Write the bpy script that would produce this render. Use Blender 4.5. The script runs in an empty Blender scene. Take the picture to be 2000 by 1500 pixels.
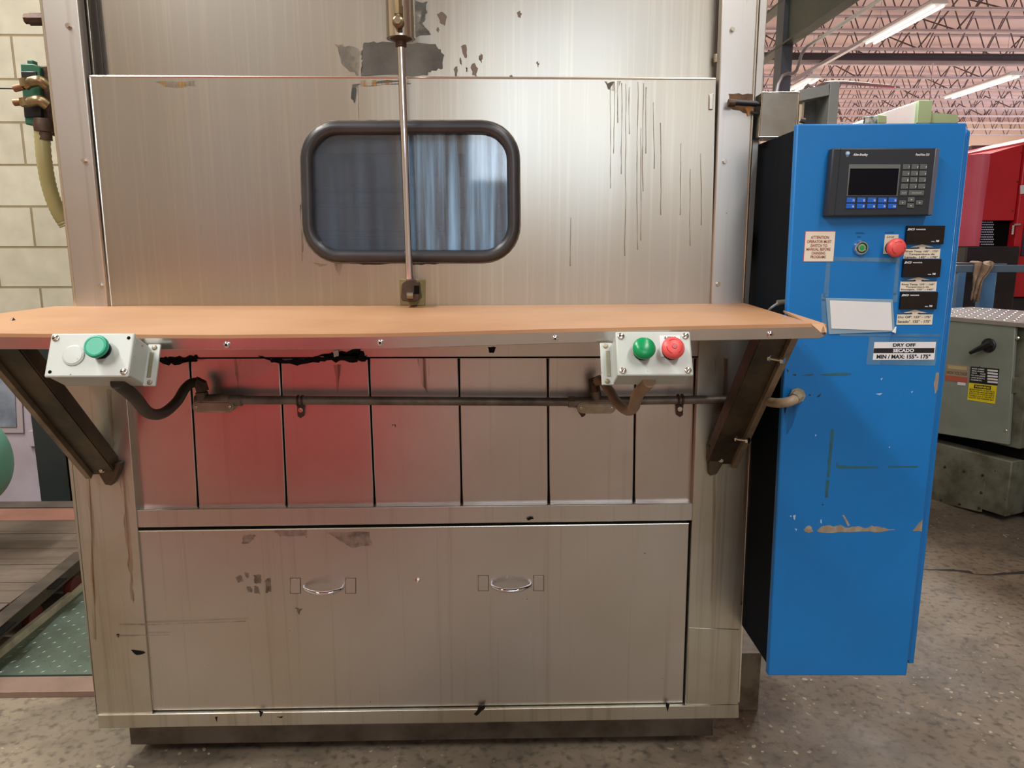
import bpy, bmesh, math, random
from mathutils import Vector, Matrix
random.seed(7)
S = bpy.context.scene
COL = S.collection
R_ = math.radians

# ------------------------------------------------------------------ camera, world, exposure, lights
HC, F = 1.37, 1444.0
PITCH, YAW = R_(10.5), R_(1.25)
cam_d = bpy.data.cameras.new('camera'); cam = bpy.data.objects.new('camera', cam_d); COL.objects.link(cam)
cam_d.sensor_width = 36; cam_d.lens = 36 * F / 2000
cam.location = (0, 0, HC)
cam.rotation_euler = (math.pi / 2 - PITCH, 0, -YAW)
cam_d.clip_start = .02; cam_d.clip_end = 200
S.camera = cam
S.view_settings.view_transform = 'Standard'; S.view_settings.look = 'None'
S.view_settings.gamma = 1; S.view_settings.use_curve_mapping = False
S.view_settings.exposure = 0.0
W = bpy.data.worlds.new('world'); S.world = W; W.use_nodes = True
W.node_tree.nodes['Background'].inputs[0].default_value = (.80, .90, 1, 1)
W.node_tree.nodes['Background'].inputs[1].default_value = 1.0

def area(name, loc, rot, sx, sy, power, col):
    d = bpy.data.lights.new(name, 'AREA'); d.shape = 'RECTANGLE'; d.size = sx; d.size_y = sy
    d.energy = power; d.color = col
    o = bpy.data.objects.new(name, d); COL.objects.link(o); o.location = loc; o.rotation_euler = rot
    return o
WARM = (1, .975, .94); COOL = (.80, .90, 1)
# ceiling fluorescent rows near the camera (their fittings are built further down)
NEAR_LAMPS = [(-2.6, -1.6), (-2.6, 1.2), (1.6, -1.8), (1.6, .6)]
for i, (lx, ly) in enumerate(NEAR_LAMPS):
    area('near_lamp_light', (lx, ly, 4.62), (0, 0, 0), .3, 2.3, [150, 185, 95, 40][i], WARM)
for lx, ly, pw in [(4.0, 9, 420), (9.5, 11, 700), (5, 17, 900), (12, 19, 1100), (7, 24, 900)]:
    area('hall_lamp_light', (lx, ly, 4.55), (0, 0, 0), .4, 4, pw, (1, .96, .93))
# daylight through the window band in the wall behind the camera
area('window_daylight', (.8, -4.36, 2.75), (R_(90), 0, 0), 2.1, 1.4, 34, COOL)
# added fill light from the right to brighten the hall; no window there
area('hall_right_fill', (20.6, 15, 2.6), (0, R_(90), 0), 3.6, 14, 1500, (.95, .96, 1))
area('left_wall_lamp', (-3.5, 2.4, 4.3), (0, 0, 0), 1.2, .3, 50, WARM)

# ------------------------------------------------------------------ pixel -> place helpers
cp, sp, cy, sy = math.cos(PITCH), math.sin(PITCH), math.cos(YAW), math.sin(YAW)
FW = Vector((sy * cp, cy * cp, -sp)); RT = Vector((cy, -sy, 0)); UP = RT.cross(FW)
CAM = Vector((0, 0, HC))
def ray(px, py): return FW + RT * ((px - 1000) / F) - UP * ((py - 750) / F)
def P(px, py, Y): d = ray(px, py); return CAM + d * (Y / d.y)
def PZ(px, py, Z): d = ray(px, py); return CAM + d * ((Z - HC) / d.z)
def PP(px, py, A, B, off=0):
    n = Vector((B.y - A.y, -(B.x - A.x), 0)).normalized(); d = ray(px, py)
    t = (A - CAM).dot(n) / d.dot(n); q = CAM + d * t
    if n.dot(CAM - A) < 0: n = -n
    return q + n * off
def RC(x0, y0, x1, y1, Y):
    ym = (y0 + y1) / 2; xm = (x0 + x1) / 2
    return P(x0, ym, Y).x, P(x1, ym, Y).x, P(xm, y1, Y).z, P(xm, y0, Y).z

# ------------------------------------------------------------------ materials
def lin(c):
    r = []
    for v in c[:3]:
        v /= 255.0
        r.append(v / 12.92 if v <= .04045 else ((v + .055) / 1.055) ** 2.4)
    return (*r, 1)
MATS = {}
def mat(name, col, rough=.5, metal=0, blotch=None, bs=3.0, ba=.5, streak=None, ss=(30, 30, 1.2), sa=.4, st=.55,
        speck=None, ks=60, kt=.72, bump=0, bsc=200, rv=0, emit=0, spec=.5, coat=0, alpha=None, aniso=0, detail=6, wave=0, bt=(.4,.65)):
    if name in MATS: return MATS[name]
    m = bpy.data.materials.new(name); m.use_nodes = True; nt = m.node_tree; N = nt.nodes; L = nt.links
    b = N['Principled BSDF']; col = lin(col)
    b.inputs['Roughness'].default_value = rough; b.inputs['Metallic'].default_value = metal
    b.inputs['Specular IOR Level'].default_value = spec; b.inputs['Coat Weight'].default_value = coat
    b.inputs['Anisotropic'].default_value = aniso
    tc = N.new('ShaderNodeTexCoord')
    def noise(scale, det=6, vec=None, r=.6):
        mp = N.new('ShaderNodeMapping'); L.new(tc.outputs['Object'], mp.inputs[0])
        mp.inputs['Scale'].default_value = vec or (1, 1, 1)
        n = N.new('ShaderNodeTexNoise'); n.inputs['Scale'].default_value = scale; n.inputs['Detail'].default_value = det
        n.inputs['Roughness'].default_value = r
        L.new(mp.outputs[0], n.inputs['Vector']); return n.outputs[0]
    def ramp(src, a, c, amt=1):
        r = N.new('ShaderNodeMapRange'); L.new(src, r.inputs[0]); r.inputs[1].default_value = a; r.inputs[2].default_value = c
        r.inputs[4].default_value = amt; return r.outputs[0]
    cur = None
    def over(fac, c):
        nonlocal cur
        mx = N.new('ShaderNodeMix'); mx.data_type = 'RGBA'; L.new(fac, mx.inputs[0])
        if cur is None: mx.inputs[6].default_value = col
        else: L.new(cur, mx.inputs[6])
        mx.inputs[7].default_value = lin(c); cur = mx.outputs[2]
    if blotch: over(ramp(noise(bs, detail), bt[0], bt[1], ba), blotch)
    if streak: over(ramp(noise(1, 5, ss), st, st + .18, sa), streak)
    if speck: over(ramp(noise(ks, 2), kt, kt + .04, 1), speck)
    if cur is not None: L.new(cur, b.inputs['Base Color'])
    else: b.inputs['Base Color'].default_value = col
    if rv:
        r = N.new('ShaderNodeMapRange'); L.new(noise(4, 6), r.inputs[0]); r.inputs[1].default_value = .3; r.inputs[2].default_value = .7
        r.inputs[3].default_value = rough - rv; r.inputs[4].default_value = rough + rv; L.new(r.outputs[0], b.inputs['Roughness'])
    if bump:
        bp = N.new('ShaderNodeBump'); bp.inputs['Strength'].default_value = bump; bp.inputs['Distance'].default_value = .004
        L.new(noise(bsc, 4), bp.inputs['Height']); L.new(bp.outputs[0], b.inputs['Normal'])
    if wave:   # gentle oil-canning of thin sheet metal
        bp = N.new('ShaderNodeBump'); bp.inputs['Strength'].default_value = 1; bp.inputs['Distance'].default_value = wave
        L.new(noise(1, 0, (4.5, 4.5, 1.3)), bp.inputs['Height']); L.new(bp.outputs[0], b.inputs['Normal'])
    if emit:
        b.inputs['Emission Color'].default_value = col; b.inputs['Emission Strength'].default_value = emit
    if alpha:
        a0, a1, asc, avec = alpha[:4]
        L.new(ramp(noise(asc, 5, avec), a0, a1, alpha[4] if len(alpha) > 4 else 1), b.inputs['Alpha'])
    MATS[name] = m; return m

STEEL = mat('brushed_stainless', (203, 201, 197), .38, 1, blotch=(178, 168, 148), bs=1.6, ba=.6, bt=(.35, .8), detail=3, streak=(134, 118, 92), ss=(60, 60, .9), sa=.22, st=.56,
            speck=(110, 95, 75), ks=70, kt=.78, wave=.005)
STEELR = mat('brushed_stainless_door', (178, 177, 172), .30, 1, blotch=(172, 150, 112), bs=1.1, ba=.8, bt=(.35, .8), detail=2, streak=(196, 190, 174), ss=(90, 90, 1.4), sa=.45, st=.5,
             wave=.006)
STEELD = mat('soiled_stainless', (196, 195, 184), .42, 1, blotch=(160, 144, 112), bs=2.8, ba=.5, streak=(112, 94, 66), ss=(40, 40, .8), sa=.35, st=.54,
             speck=(70, 60, 50), ks=50, kt=.78)
STEELP = mat('lower_panel_stainless', (204, 198, 195), .29, 1, blotch=(180, 162, 150), bs=2.5, ba=.4, streak=(120, 88, 66), ss=(50, 50, .8), sa=.2, st=.6,
             speck=(70, 50, 45), ks=45, kt=.78, wave=.004)
EDGE = mat('bright_steel_edge', (222, 218, 205), .25, 1)
CHROME = mat('chrome', (225, 225, 232), .09, 1)
SCREW = mat('screw_steel', (205, 198, 185), .25, 1)
DARK = mat('dark_gap', (12, 11, 10), .9, spec=.1)
TRACK = mat('worn_track', (74, 70, 66), .4, .8, streak=(150, 145, 138), ss=(120, 60, .8), sa=.8, st=.52)
BLACKRUB = mat('black_rubber', (40, 41, 44), .36, blotch=(64, 65, 68), bs=8, ba=.5, spec=.6)
BROWN = mat('brown_hardboard', (184, 140, 102), .45, blotch=(160, 116, 80), bs=3.5, ba=.55, speck=(120, 84, 52), ks=26, kt=.8, spec=.5)
FASC = mat('fascia_stainless', (190, 186, 182), .24, 1, blotch=(150, 142, 130), bs=4, ba=.4)
BRK = mat('dark_bracket_steel', (70, 64, 54), .42, .7, blotch=(112, 96, 72), bs=9, ba=.7, streak=(40, 34, 28), sa=.4)
BOXP = mat('pale_green_enamel', (180, 187, 180), .38, blotch=(160, 168, 158), bs=10, ba=.35, speck=(110, 105, 80), ks=90, kt=.72)
BOXD = mat('grimy_enamel', (140, 142, 122), .5, blotch=(100, 96, 66), bs=22, ba=.7)
GREEN = mat('green_plastic', (0, 140, 80), .25, spec=.5)
TEALG = mat('teal_green_plastic', (44, 160, 128), .4)
RED = mat('red_plastic', (222, 84, 80), .4)
REDD = mat('red_plastic_mark', (170, 40, 42), .35)
CONDU = mat('grimy_conduit', (124, 114, 102), .5, .5, blotch=(66, 56, 46), bs=14, ba=.8, bump=.2, bsc=60)
CONDL = mat('condulet_alloy', (168, 158, 136), .45, .4, blotch=(116, 104, 78), bs=24, ba=.7, bump=.2, bsc=70)
HOSE = mat('grey_liquidtight', (98, 86, 72), .5, blotch=(60, 50, 40), bs=16, ba=.8)
HOSE2 = mat('tan_liquidtight', (150, 126, 98), .42, blotch=(112, 92, 70), bs=12, ba=.7)
HOSED = mat('dark_liquidtight', (66, 58, 48), .55, blotch=(46, 38, 30), bs=16, ba=.8)
BLUE = mat('blue_enamel', (4, 114, 188), .36, blotch=(8, 102, 172), bs=2.2, ba=.5, speck=(60, 90, 110), ks=55, kt=.79, bump=.02, bsc=60)
BLUED = mat('shaded_streaked_blue', (4, 13, 22), .75, spec=.15, streak=(2, 4, 8), ss=(30, 40, .8), sa=.9, st=.5)  # shade on the cabinet side is put into this near-black blue
PVB = mat('charcoal_plastic', (40, 44, 50), .45, spec=.4)
PVD = mat('black_plastic', (22, 23, 26), .4)
LCD = mat('dark_screen', (10, 10, 20), .3, spec=.15)
LCDF = mat('grey_screen_bezel', (98, 102, 100), .5)
KEYG = mat('grey_key', (88, 92, 90), .5)
KEYB = mat('blue_key', (16, 92, 190), .45)
WHITE = mat('white_print', (228, 232, 236), .6)
BLACKP = mat('black_print', (20, 20, 22), .6)
BROWNP = mat('brown_print', (150, 70, 60), .6)
PAPER = mat('paper', (226, 226, 226), .7, blotch=(215, 217, 222), bs=8, ba=.5)
CREAM = mat('cream_label', (226, 216, 196), .5)
REDE = mat('red_label_edge', (206, 60, 64), .5)
SLEEVE = mat('plastic_sleeve', (132, 160, 176), .25)
TAPE = mat('clear_tape', (110, 160, 196), .22, alpha=(.2, .9, 7, (1, 1, 1)))
JEN = mat('thermometer_black', (14, 12, 13), .18)
RUSTY = mat('brown_iron', (62, 46, 38), .5, .4, blotch=(96, 72, 52), bs=30, ba=.6, bump=.2)
BRASS = mat('aged_brass', (164, 146, 112), .3, .8, blotch=(104, 86, 58), bs=30, ba=.7)
VALVEG = mat('valve_green', (36, 92, 68), .45)
TUBEY = mat('yellowed_tubing', (150, 142, 96), .35)
TAR = mat('black_sealant', (10, 9, 9), .7, spec=.2, bump=.5, bsc=80)
CAULK = mat('white_caulk', (210, 205, 205), .5)
BLUESTEEL = mat('galvanised_box', (158, 156, 148), .26, 1, blotch=(140, 134, 120), bs=16, ba=.7, bump=.04, bsc=10, aniso=.2)
BLOCK_C = (188, 182, 160)

def brick_mat():
    m = bpy.data.materials.new('painted_block'); m.use_nodes = True; nt = m.node_tree; N = nt.nodes; L = nt.links
    b = N['Principled BSDF']; b.inputs['Roughness'].default_value = .75
    tc = N.new('ShaderNodeTexCoord'); sx = N.new('ShaderNodeSeparateXYZ'); L.new(tc.outputs['Object'], sx.inputs[0])
    cb = N.new('ShaderNodeCombineXYZ'); ad = N.new('ShaderNodeMath'); ad.operation = 'ADD'; L.new(sx.outputs[0], ad.inputs[0]); L.new(sx.outputs[1], ad.inputs[1])
    L.new(ad.outputs[0], cb.inputs[0]); L.new(sx.outputs[2], cb.inputs[1])
    mp = N.new('ShaderNodeMapping'); mp.inputs['Location'].default_value = (.08, .055, 0); L.new(cb.outputs[0], mp.inputs[0])
    br = N.new('ShaderNodeTexBrick'); br.inputs['Scale'].default_value = 1; br.inputs['Brick Width'].default_value = .4064; br.inputs['Row Height'].default_value = .2032
    br.inputs['Mortar Size'].default_value = .006; br.inputs['Mortar Smooth'].default_value = .3
    br.inputs['Color1'].default_value = lin((196, 190, 168)); br.inputs['Color2'].default_value = lin((186, 180, 158)); br.inputs['Mortar'].default_value = lin((140, 126, 92))
    L.new(mp.outputs[0], br.inputs[0])
    n = N.new('ShaderNodeTexNoise'); n.inputs['Scale'].default_value = 14; n.inputs['Detail'].default_value = 8; L.new(tc.outputs['Object'], n.inputs[0])
    mx = N.new('ShaderNodeMix'); mx.data_type = 'RGBA'; mx.blend_type = 'MULTIPLY'; mx.inputs[0].default_value = .35
    L.new(br.outputs[0], mx.inputs[6]); L.new(n.outputs[0], mx.inputs[7]); L.new(mx.outputs[2], b.inputs['Base Color'])
    bp = N.new('ShaderNodeBump'); bp.inputs['Distance'].default_value = .006; bp.inputs['Strength'].default_value = .8; bp.invert = True
    L.new(br.outputs[1], bp.inputs['Height']); L.new(bp.outputs[0], b.inputs['Normal'])
    return m
BLOCK = brick_mat()

def floor_mat():
    m = bpy.data.materials.new('worn_concrete'); m.use_nodes = True; nt = m.node_tree; N = nt.nodes; L = nt.links
    b = N['Principled BSDF']; b.inputs['Roughness'].default_value = .62
    tc = N.new('ShaderNodeTexCoord')
    def noise(s, d=8):
        n = N.new('ShaderNodeTexNoise'); n.inputs['Scale'].default_value = s; n.inputs['Detail'].default_value = d; L.new(tc.outputs['Object'], n.inputs[0]); return n.outputs[0]
    def rmp(src, a, c, lo=0, hi=1):
        r = N.new('ShaderNodeMapRange'); L.new(src, r.inputs[0]); r.inputs[1].default_value = a; r.inputs[2].default_value = c; r.inputs[3].default_value = lo; r.inputs[4].default_value = hi; return r.outputs[0]
    def mix(f, a, c):
        x = N.new('ShaderNodeMix'); x.data_type = 'RGBA'; L.new(f, x.inputs[0])
        if isinstance(a, tuple): x.inputs[6].default_value = lin(a)
        else: L.new(a, x.inputs[6])
        x.inputs[7].default_value = lin(c); return x.outputs[2]
    c = mix(rmp(noise(1.3), .38, .62), (142, 129, 110), (102, 92, 78))
    c = mix(rmp(noise(7), .5, .75, 0, .7), c, (76, 69, 58))
    c = mix(rmp(noise(40), .5, .7, 0, .7), c, (58, 52, 44))
    v = N.new('ShaderNodeTexVoronoi'); v.inputs['Scale'].default_value = 48; v.inputs['Randomness'].default_value = 1
    w = N.new('ShaderNodeMix'); w.data_type = 'RGBA'; w.inputs[0].default_value = .03; L.new(tc.outputs['Object'], w.inputs[6])
    nn = N.new('ShaderNodeTexNoise'); nn.inputs['Scale'].default_value = 30; L.new(tc.outputs['Object'], nn.inputs[0]); L.new(nn.outputs[1], w.inputs[7]); L.new(w.outputs[2], v.inputs[0])
    ch = N.new('ShaderNodeMath'); ch.operation = 'MULTIPLY'
    sep = N.new('ShaderNodeSeparateColor'); L.new(v.outputs['Color'], sep.inputs[0])
    th = N.new('ShaderNodeMath'); th.operation = 'MULTIPLY'; L.new(sep.outputs[0], th.inputs[0]); th.inputs[1].default_value = .34
    ls = N.new('ShaderNodeMath'); ls.operation = 'LESS_THAN'; L.new(v.outputs['Distance'], ls.inputs[0]); L.new(th.outputs[0], ls.inputs[1])
    pr = rmp(noise(2.2, 3), .46, .6); L.new(ls.outputs[0], ch.inputs[0]); L.new(pr, ch.inputs[1])
    g = N.new('ShaderNodeMath'); g.operation = 'GREATER_THAN'; L.new(sep.outputs[1], g.inputs[0]); g.inputs[1].default_value = .55
    ch2 = N.new('ShaderNodeMath'); ch2.operation = 'MULTIPLY'; L.new(ch.outputs[0], ch2.inputs[0]); L.new(g.outputs[0], ch2.inputs[1])
    c = mix(ch2.outputs[0], c, (178, 166, 142))
    L.new(c, b.inputs['Base Color'])
    L.new(rmp(noise(3), .3, .7, .5, .8), b.inputs['Roughness'])
    bp = N.new('ShaderNodeBump'); bp.inputs['Distance'].default_value = .004; bp.inputs['Strength'].default_value = .4; L.new(noise(50), bp.inputs['Height']); L.new(bp.outputs[0], b.inputs['Normal'])
    return m
CONC = floor_mat()

# ------------------------------------------------------------------ mesh helpers
class MB:
    def __init__(s): s.v = []; s.f = []; s.mi = []; s.cur = 0
    def m(s, i): s.cur = i; return s
    def add(s, vs, fs):
        o = len(s.v); s.v += [Vector(x) for x in vs]
        for f in fs: s.f.append([i + o for i in f]); s.mi.append(s.cur)
        return s
    def prism(s, pts, vec):
        n = len(pts); vec = Vector(vec)
        vs = [Vector(p) for p in pts] + [Vector(p) + vec for p in pts]
        fs = [list(range(n)), list(range(2 * n - 1, n - 1, -1))]
        fs += [[i, i + n, (i + 1) % n + n, (i + 1) % n] for i in range(n)]
        return s.add(vs, fs)
    def box(s, x0, x1, y0, y1, z0, z1):
        return s.prism([(x0, y0, z0), (x1, y0, z0), (x1, y0, z1), (x0, y0, z1)], (0, y1 - y0, 0))
    def obox(s, c, ex, ey, ez):   # centre and half-extent vectors
        c, ex, ey, ez = map(Vector, (c, ex, ey, ez))
        return s.prism([c - ex - ey - ez, c + ex - ey - ez, c + ex - ey + ez, c - ex - ey + ez], ey * 2)
    def tube(s, path, r, seg=12, closed=False, rx=None):
        path = [Vector(p) for p in path]; n = len(path); rings = []
        rs = r if isinstance(r, (list, tuple)) else [r] * n
        prev = None
        for i, p in enumerate(path):
            a = path[(i - 1) % n] if (closed or i > 0) else p; b = path[(i + 1) % n] if (closed or i < n - 1) else p
            t = (b - a).normalized()
            if prev is None: u = t.orthogonal().normalized()
            else: u = (prev - t * prev.dot(t)).normalized()
            prev = u; w = t.cross(u)
            rings.append([p + (u * math.cos(k * 2 * math.pi / seg) + w * math.sin(k * 2 * math.pi / seg)) * rs[i] for k in range(seg)])
        vs = [q for r_ in rings for q in r_]; fs = []
        m = n if closed else n - 1
        best = 0
        if closed:
            best = min(range(seg), key=lambda k: (rings[0][k] - rings[-1][0]).length)
        for i in range(m):
            j = (i + 1) % n; sh = best if (closed and i == n - 1) else 0
            for k in range(seg):
                fs.append([i * seg + k, i * seg + (k + 1) % seg, j * seg + (k + 1 + sh) % seg, j * seg + (k + sh) % seg])
        if not closed: fs.append(list(range(seg))[::-1]); fs.append([(n - 1) * seg + k for k in range(seg)])
        return s.add(vs, fs)
    def cyl(s, a, b, r, r2=None, seg=20): return s.tube([a, b], [r, r if r2 is None else r2], seg)
    def lathe(s, base, axis, prof, seg=28):      # prof = [(h, r)...] along axis from base
        base = Vector(base); t = Vector(axis).normalized(); u = t.orthogonal().normalized(); w = t.cross(u)
        vs = []; fs = []
        for h, r in prof:
            for k in range(seg):
                a = k * 2 * math.pi / seg; vs.append(base + t * h + (u * math.cos(a) + w * math.sin(a)) * max(r, 1e-5))
        for i in range(len(prof) - 1):
            for k in range(seg): fs.append([i * seg + k, i * seg + (k + 1) % seg, (i + 1) * seg + (k + 1) % seg, (i + 1) * seg + k])
        fs.append(list(range(seg))[::-1]); fs.append([(len(prof) - 1) * seg + k for k in range(seg)])
        return s.add(vs, fs)
    def text(s, txt, O, u, v, w, h, shear=0, bold=0, space=1, lift=.0006):   # fits text into the box O + u*w + v*h
        me = glyphs(txt, shear, bold, space)
        if not me[0]: return s
        u = Vector(u).normalized(); v = Vector(v).normalized(); n = u.cross(v)
        xs = [p[0] for p in me[0]]; ys = [p[1] for p in me[0]]
        x0, x1, y0, y1 = min(xs), max(xs), min(ys), max(ys)
        vs = [Vector(O) + u * ((p[0] - x0) / (x1 - x0) * w) + v * ((p[1] - y0) / (y1 - y0) * h) + n * lift for p in me[0]]
        return s.add(vs, me[1])
    def build(s, name, mats, parent=None, bevel=0, smooth=True, seg=2, solid=True):
        me = bpy.data.meshes.new(name); me.from_pydata([tuple(x) for x in s.v], [], s.f)
        if not isinstance(mats, (list, tuple)): mats = [mats]
        for mm in mats: me.materials.append(mm)
        for p, i in zip(me.polygons, s.mi): p.material_index = i
        bm = bmesh.new(); bm.from_mesh(me)
        if solid: bmesh.ops.recalc_face_normals(bm, faces=bm.faces)
        bm.to_mesh(me); bm.free()
        if smooth:
            for p in me.polygons: p.use_smooth = True
            me.set_sharp_from_angle(angle=R_(35))
        o = bpy.data.objects.new(name, me); COL.objects.link(o)
        if bevel:
            b = o.modifiers.new('bevel', 'BEVEL'); b.width = bevel; b.segments = seg; b.limit_method = 'ANGLE'; b.angle_limit = R_(40)
        if parent is not None:
            o.parent = parent; o.matrix_parent_inverse = WM[parent.name].inverted()
        WM[o.name] = Matrix.Identity(4)
        return o
WM = {}
GC = {}
def glyphs(txt, shear, bold, space):
    k = (txt, shear, bold, space)
    if k in GC: return GC[k]
    c = bpy.data.curves.new('t', 'FONT'); c.body = txt; c.shear = shear; c.offset = bold; c.space_character = space; c.resolution_u = 3
    c.align_x = 'CENTER'
    o = bpy.data.objects.new('t', c); COL.objects.link(o)
    me = bpy.data.meshes.new_from_object(o.evaluated_get(bpy.context.evaluated_depsgraph_get()))
    vs = [tuple(v.co) for v in me.vertices]; fs = [list(p.vertices) for p in me.polygons]
    bpy.data.objects.remove(o); bpy.data.curves.remove(c); bpy.data.meshes.remove(me)
    GC[k] = (vs, fs); return GC[k]
def thing(name, label, cat, loc=(0, 0, 0), group=None):
    o = bpy.data.objects.new(name, None); COL.objects.link(o); o.location = loc; o.empty_display_size = .1
    WM[o.name] = Matrix.Translation(Vector(loc)); tag(o, label, cat, group); return o
def tag(o, label, cat, group=None):
    o['label'] = label; o['category'] = cat
    if group: o['group'] = group
    return o
def struct(o): o['kind'] = 'structure'; return o
def slab(name, px, Y, t, m, parent=None, bevel=.0015, **k):
    return MB().prism([P(x, y, Y) for x, y in px], (0, t, 0)).build(name, m, parent, bevel, **k)
def smooth_path(pts, n=8):
    pts = [Vector(p) for p in pts]; out = []
    for i in range(len(pts) - 1):
        p0 = pts[max(i - 1, 0)]; p1 = pts[i]; p2 = pts[i + 1]; p3 = pts[min(i + 2, len(pts) - 1)]
        for k in range(n):
            t = k / n
            out.append(.5 * ((2 * p1) + (p2 - p0) * t + (2 * p0 - 5 * p1 + 4 * p2 - p3) * t * t + (-p0 + 3 * p1 - 3 * p2 + p3) * t ** 3))
    out.append(pts[-1]); return out
def ragged(pts, amp, sub=5, seed=1):
    rnd = random.Random(seed); out = []
    for i in range(len(pts)):
        a = pts[i]; b = pts[(i + 1) % len(pts)]
        for k in range(sub):
            t = k / sub; out.append((a[0] + (b[0] - a[0]) * t + rnd.uniform(-amp, amp), a[1] + (b[1] - a[1]) * t + rnd.uniform(-amp, amp)))
    return out
def mark(name, pxs, Y, m, parent, amp=2, sub=4, t=.0008, label=None):
    """thin film of paint, dirt or sealant lying on the front of a plate"""
    for i, pts in enumerate(pxs):
        q = [P(x, y, Y - t) for x, y in ragged(pts, amp, sub, 3 + i)]
        o = MB().prism(q, (0, t, 0)).build(name, m, parent, smooth=False)
        if label: o['label'] = label
    return o
def bolt_head(mb, c, n, r, h=.006, hexa=True):
    n = Vector(n).normalized(); c = Vector(c)
    mb.lathe(c, n, [(0, r * 1.35), (.0012, r * 1.35)], 20)
    mb.tube([c + n * .0012, c + n * h], r, 6 if hexa else 18)
def slot_screw(mb, c, n, r, ang):
    n = Vector(n).normalized(); c = Vector(c)
    mb.m(0).lathe(c, n, [(0, r), (r * .3, r * .95), (r * .5, r * .6)], 18)
    u = n.orthogonal().normalized(); w = n.cross(u); d = u * math.cos(ang) + w * math.sin(ang); e = n.cross(d)
    mb.m(1).obox(c + n * r * .5, d * r * .7, e * r * .12, n * r * .06); mb.m(0)
FRONT = Vector((0, -1, 0))

# ================================================================== the setting
XL, XR, YB, YF, ZC = -6.0, 21.0, -4.5, 27.0, 5.75
struct(MB().box(XL - .2, XR + .2, YB - .2, YF + .2, -.2, 0).build('floor', CONC, smooth=False))
CEIL = mat('pink_roof_deck', (222, 196, 198), .8, blotch=(202, 174, 176), bs=.8, ba=.6)
struct(MB().box(XL - .2, XR + .2, YB - .2, YF + .2, ZC, ZC + .2).build('ceiling', CEIL, smooth=False))
YW = 3.9
struct(MB().box(XL, .3, YW, YW + .2, 0, ZC).build('wall_left', BLOCK, smooth=False))
struct(MB().box(.1, .3, YW + .2, YF, 0, ZC).build('wall_inner', BLOCK, smooth=False))
WALLW = mat('pale_wall', (232, 206, 186), .8, blotch=(240, 222, 206), bs=.5, ba=.5)
struct(MB().box(.3, XR, YF, YF + .2, 0, ZC).build('wall_far', WALLW, smooth=False))
struct(MB().box(XR, XR + .2, YB, YF, 0, ZC).build('wall_right', WALLW, smooth=False))
TAN = mat('tan_painted_wall', (176, 156, 128), .8)
struct(MB().box(XL - .2, XL, YB, YW + .2, 0, ZC).build('wall_west', TAN, smooth=False))
# wall behind the camera with a window band and a panel door (both show as reflections)
GREYW = mat('buff_painted_wall', (184, 168, 150), .8)
mb = MB()
mb.box(XL, -.2, YB - .2, YB, 0, ZC); mb.box(-.2, 1.9, YB - .2, YB, 0, 2.05); mb.box(-.2, 1.9, YB - .2, YB, 3.5, ZC); mb.box(1.9, XR, YB - .2, YB, 0, ZC)
struct(mb.build('wall_back', GREYW, smooth=False))
WF = mat('white_frame_paint', (215, 215, 212), .5)
mb = MB()
for x in (-.2, .75, 1.84): mb.box(x, x + .06, YB - .12, YB + .02, 2.05, 3.5)
mb.box(-.2, 1.9, YB - .12, YB + .02, 2.05, 2.10); mb.box(-.2, 1.9, YB - .12, YB + .02, 3.44, 3.5); mb.box(-.2, 1.9, YB - .12, YB + .02, 2.68, 2.72)
w1 = struct(mb.build('window_1', WF, smooth=False))
SKYP = mat('daylit_window_glass', (206, 226, 248), .3, emit=1.25)
MB().box(-.15, 1.85, YB - .11, YB - .10, 2.08, 3.45).build('window_pane', SKYP, w1, smooth=False)
DOORP = mat('grey_door_paint', (120, 120, 124), .5); DOORL = mat('door_moulding', (84, 84, 90), .5)
d2 = MB().m(0).box(-2.5, -1.1, YB, YB + .05, 0, 2.5)
for a, b, c, d in [(-2.35, -1.9, 1.1, 2.3), (-1.7, -1.25, 1.1, 2.3), (-2.35, -1.9, .2, .95), (-1.7, -1.25, .2, .95)]:
    d2.m(1).box(a, b, YB + .05, YB + .06, c, d); d2.m(0).box(a + .05, b - .05, YB + .055, YB + .075, c + .05, d - .05)
struct(d2.build('door_2', [DOORP, DOORL], smooth=False))
# lavender-grey door low in the block wall
LAV = mat('lavender_door_paint', (176, 166, 176), .6, blotch=(150, 138, 144), bs=3, ba=.6)
FOG = mat('fogged_pane', (132, 140, 150), .3, blotch=(90, 98, 112), bs=7, ba=.8)
d1 = struct(slab('door_1', [(-150, 700), (72, 700), (84, 984), (-138, 984)], YW - .05, .05, LAV, bevel=.004))
slab('door_frame', [(-150, 700), (38, 700), (46, 846), (-146, 846)], YW - .06, .01, mat('door_rail', (160, 148, 150), .6), d1, bevel=.002)
slab('door_pane', [(-140, 712), (26, 712), (32, 834), (-136, 834)], YW - .065, .006, FOG, d1, bevel=0)
slab('door_latch', [(55, 842), (68, 842), (70, 872), (56, 872)], YW - .07, .02, LAV, d1)
COLM = mat('dark_green_column', (32, 42, 42), .5, blotch=(22, 28, 30), bs=4, ba=.6)
b0 = P(90, 984, YW - .12)
mb = MB(); xa, xb = P(86, 984, YW - .12).x, P(140, 984, YW - .12).x
zk = P(90, 640, YW - .12).z
mb.box(xa, xb, YW - .14, YW - .125, 0, zk); mb.box(xa, xb, YW - .03, YW - .015, 0, zk); mb.box((xa + xb) / 2 - .008, (xa + xb) / 2 + .008, YW - .125, YW - .03, 0, zk)
struct(mb.build('trim_1', COLM, smooth=False))

# ================================================================== parts washer
YU, YL, YD, YP = 1.80, 1.77, 1.80, 1.845
wash = thing('parts_washer', 'large stainless steel industrial parts washer with a lift door and dark oval-cornered window', 'washing machine', (-.25, 2.3, 0))
ZT = 2.62
xl, xr = P(150, 600, YU).x, P(1463, 592, YU).x
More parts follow.
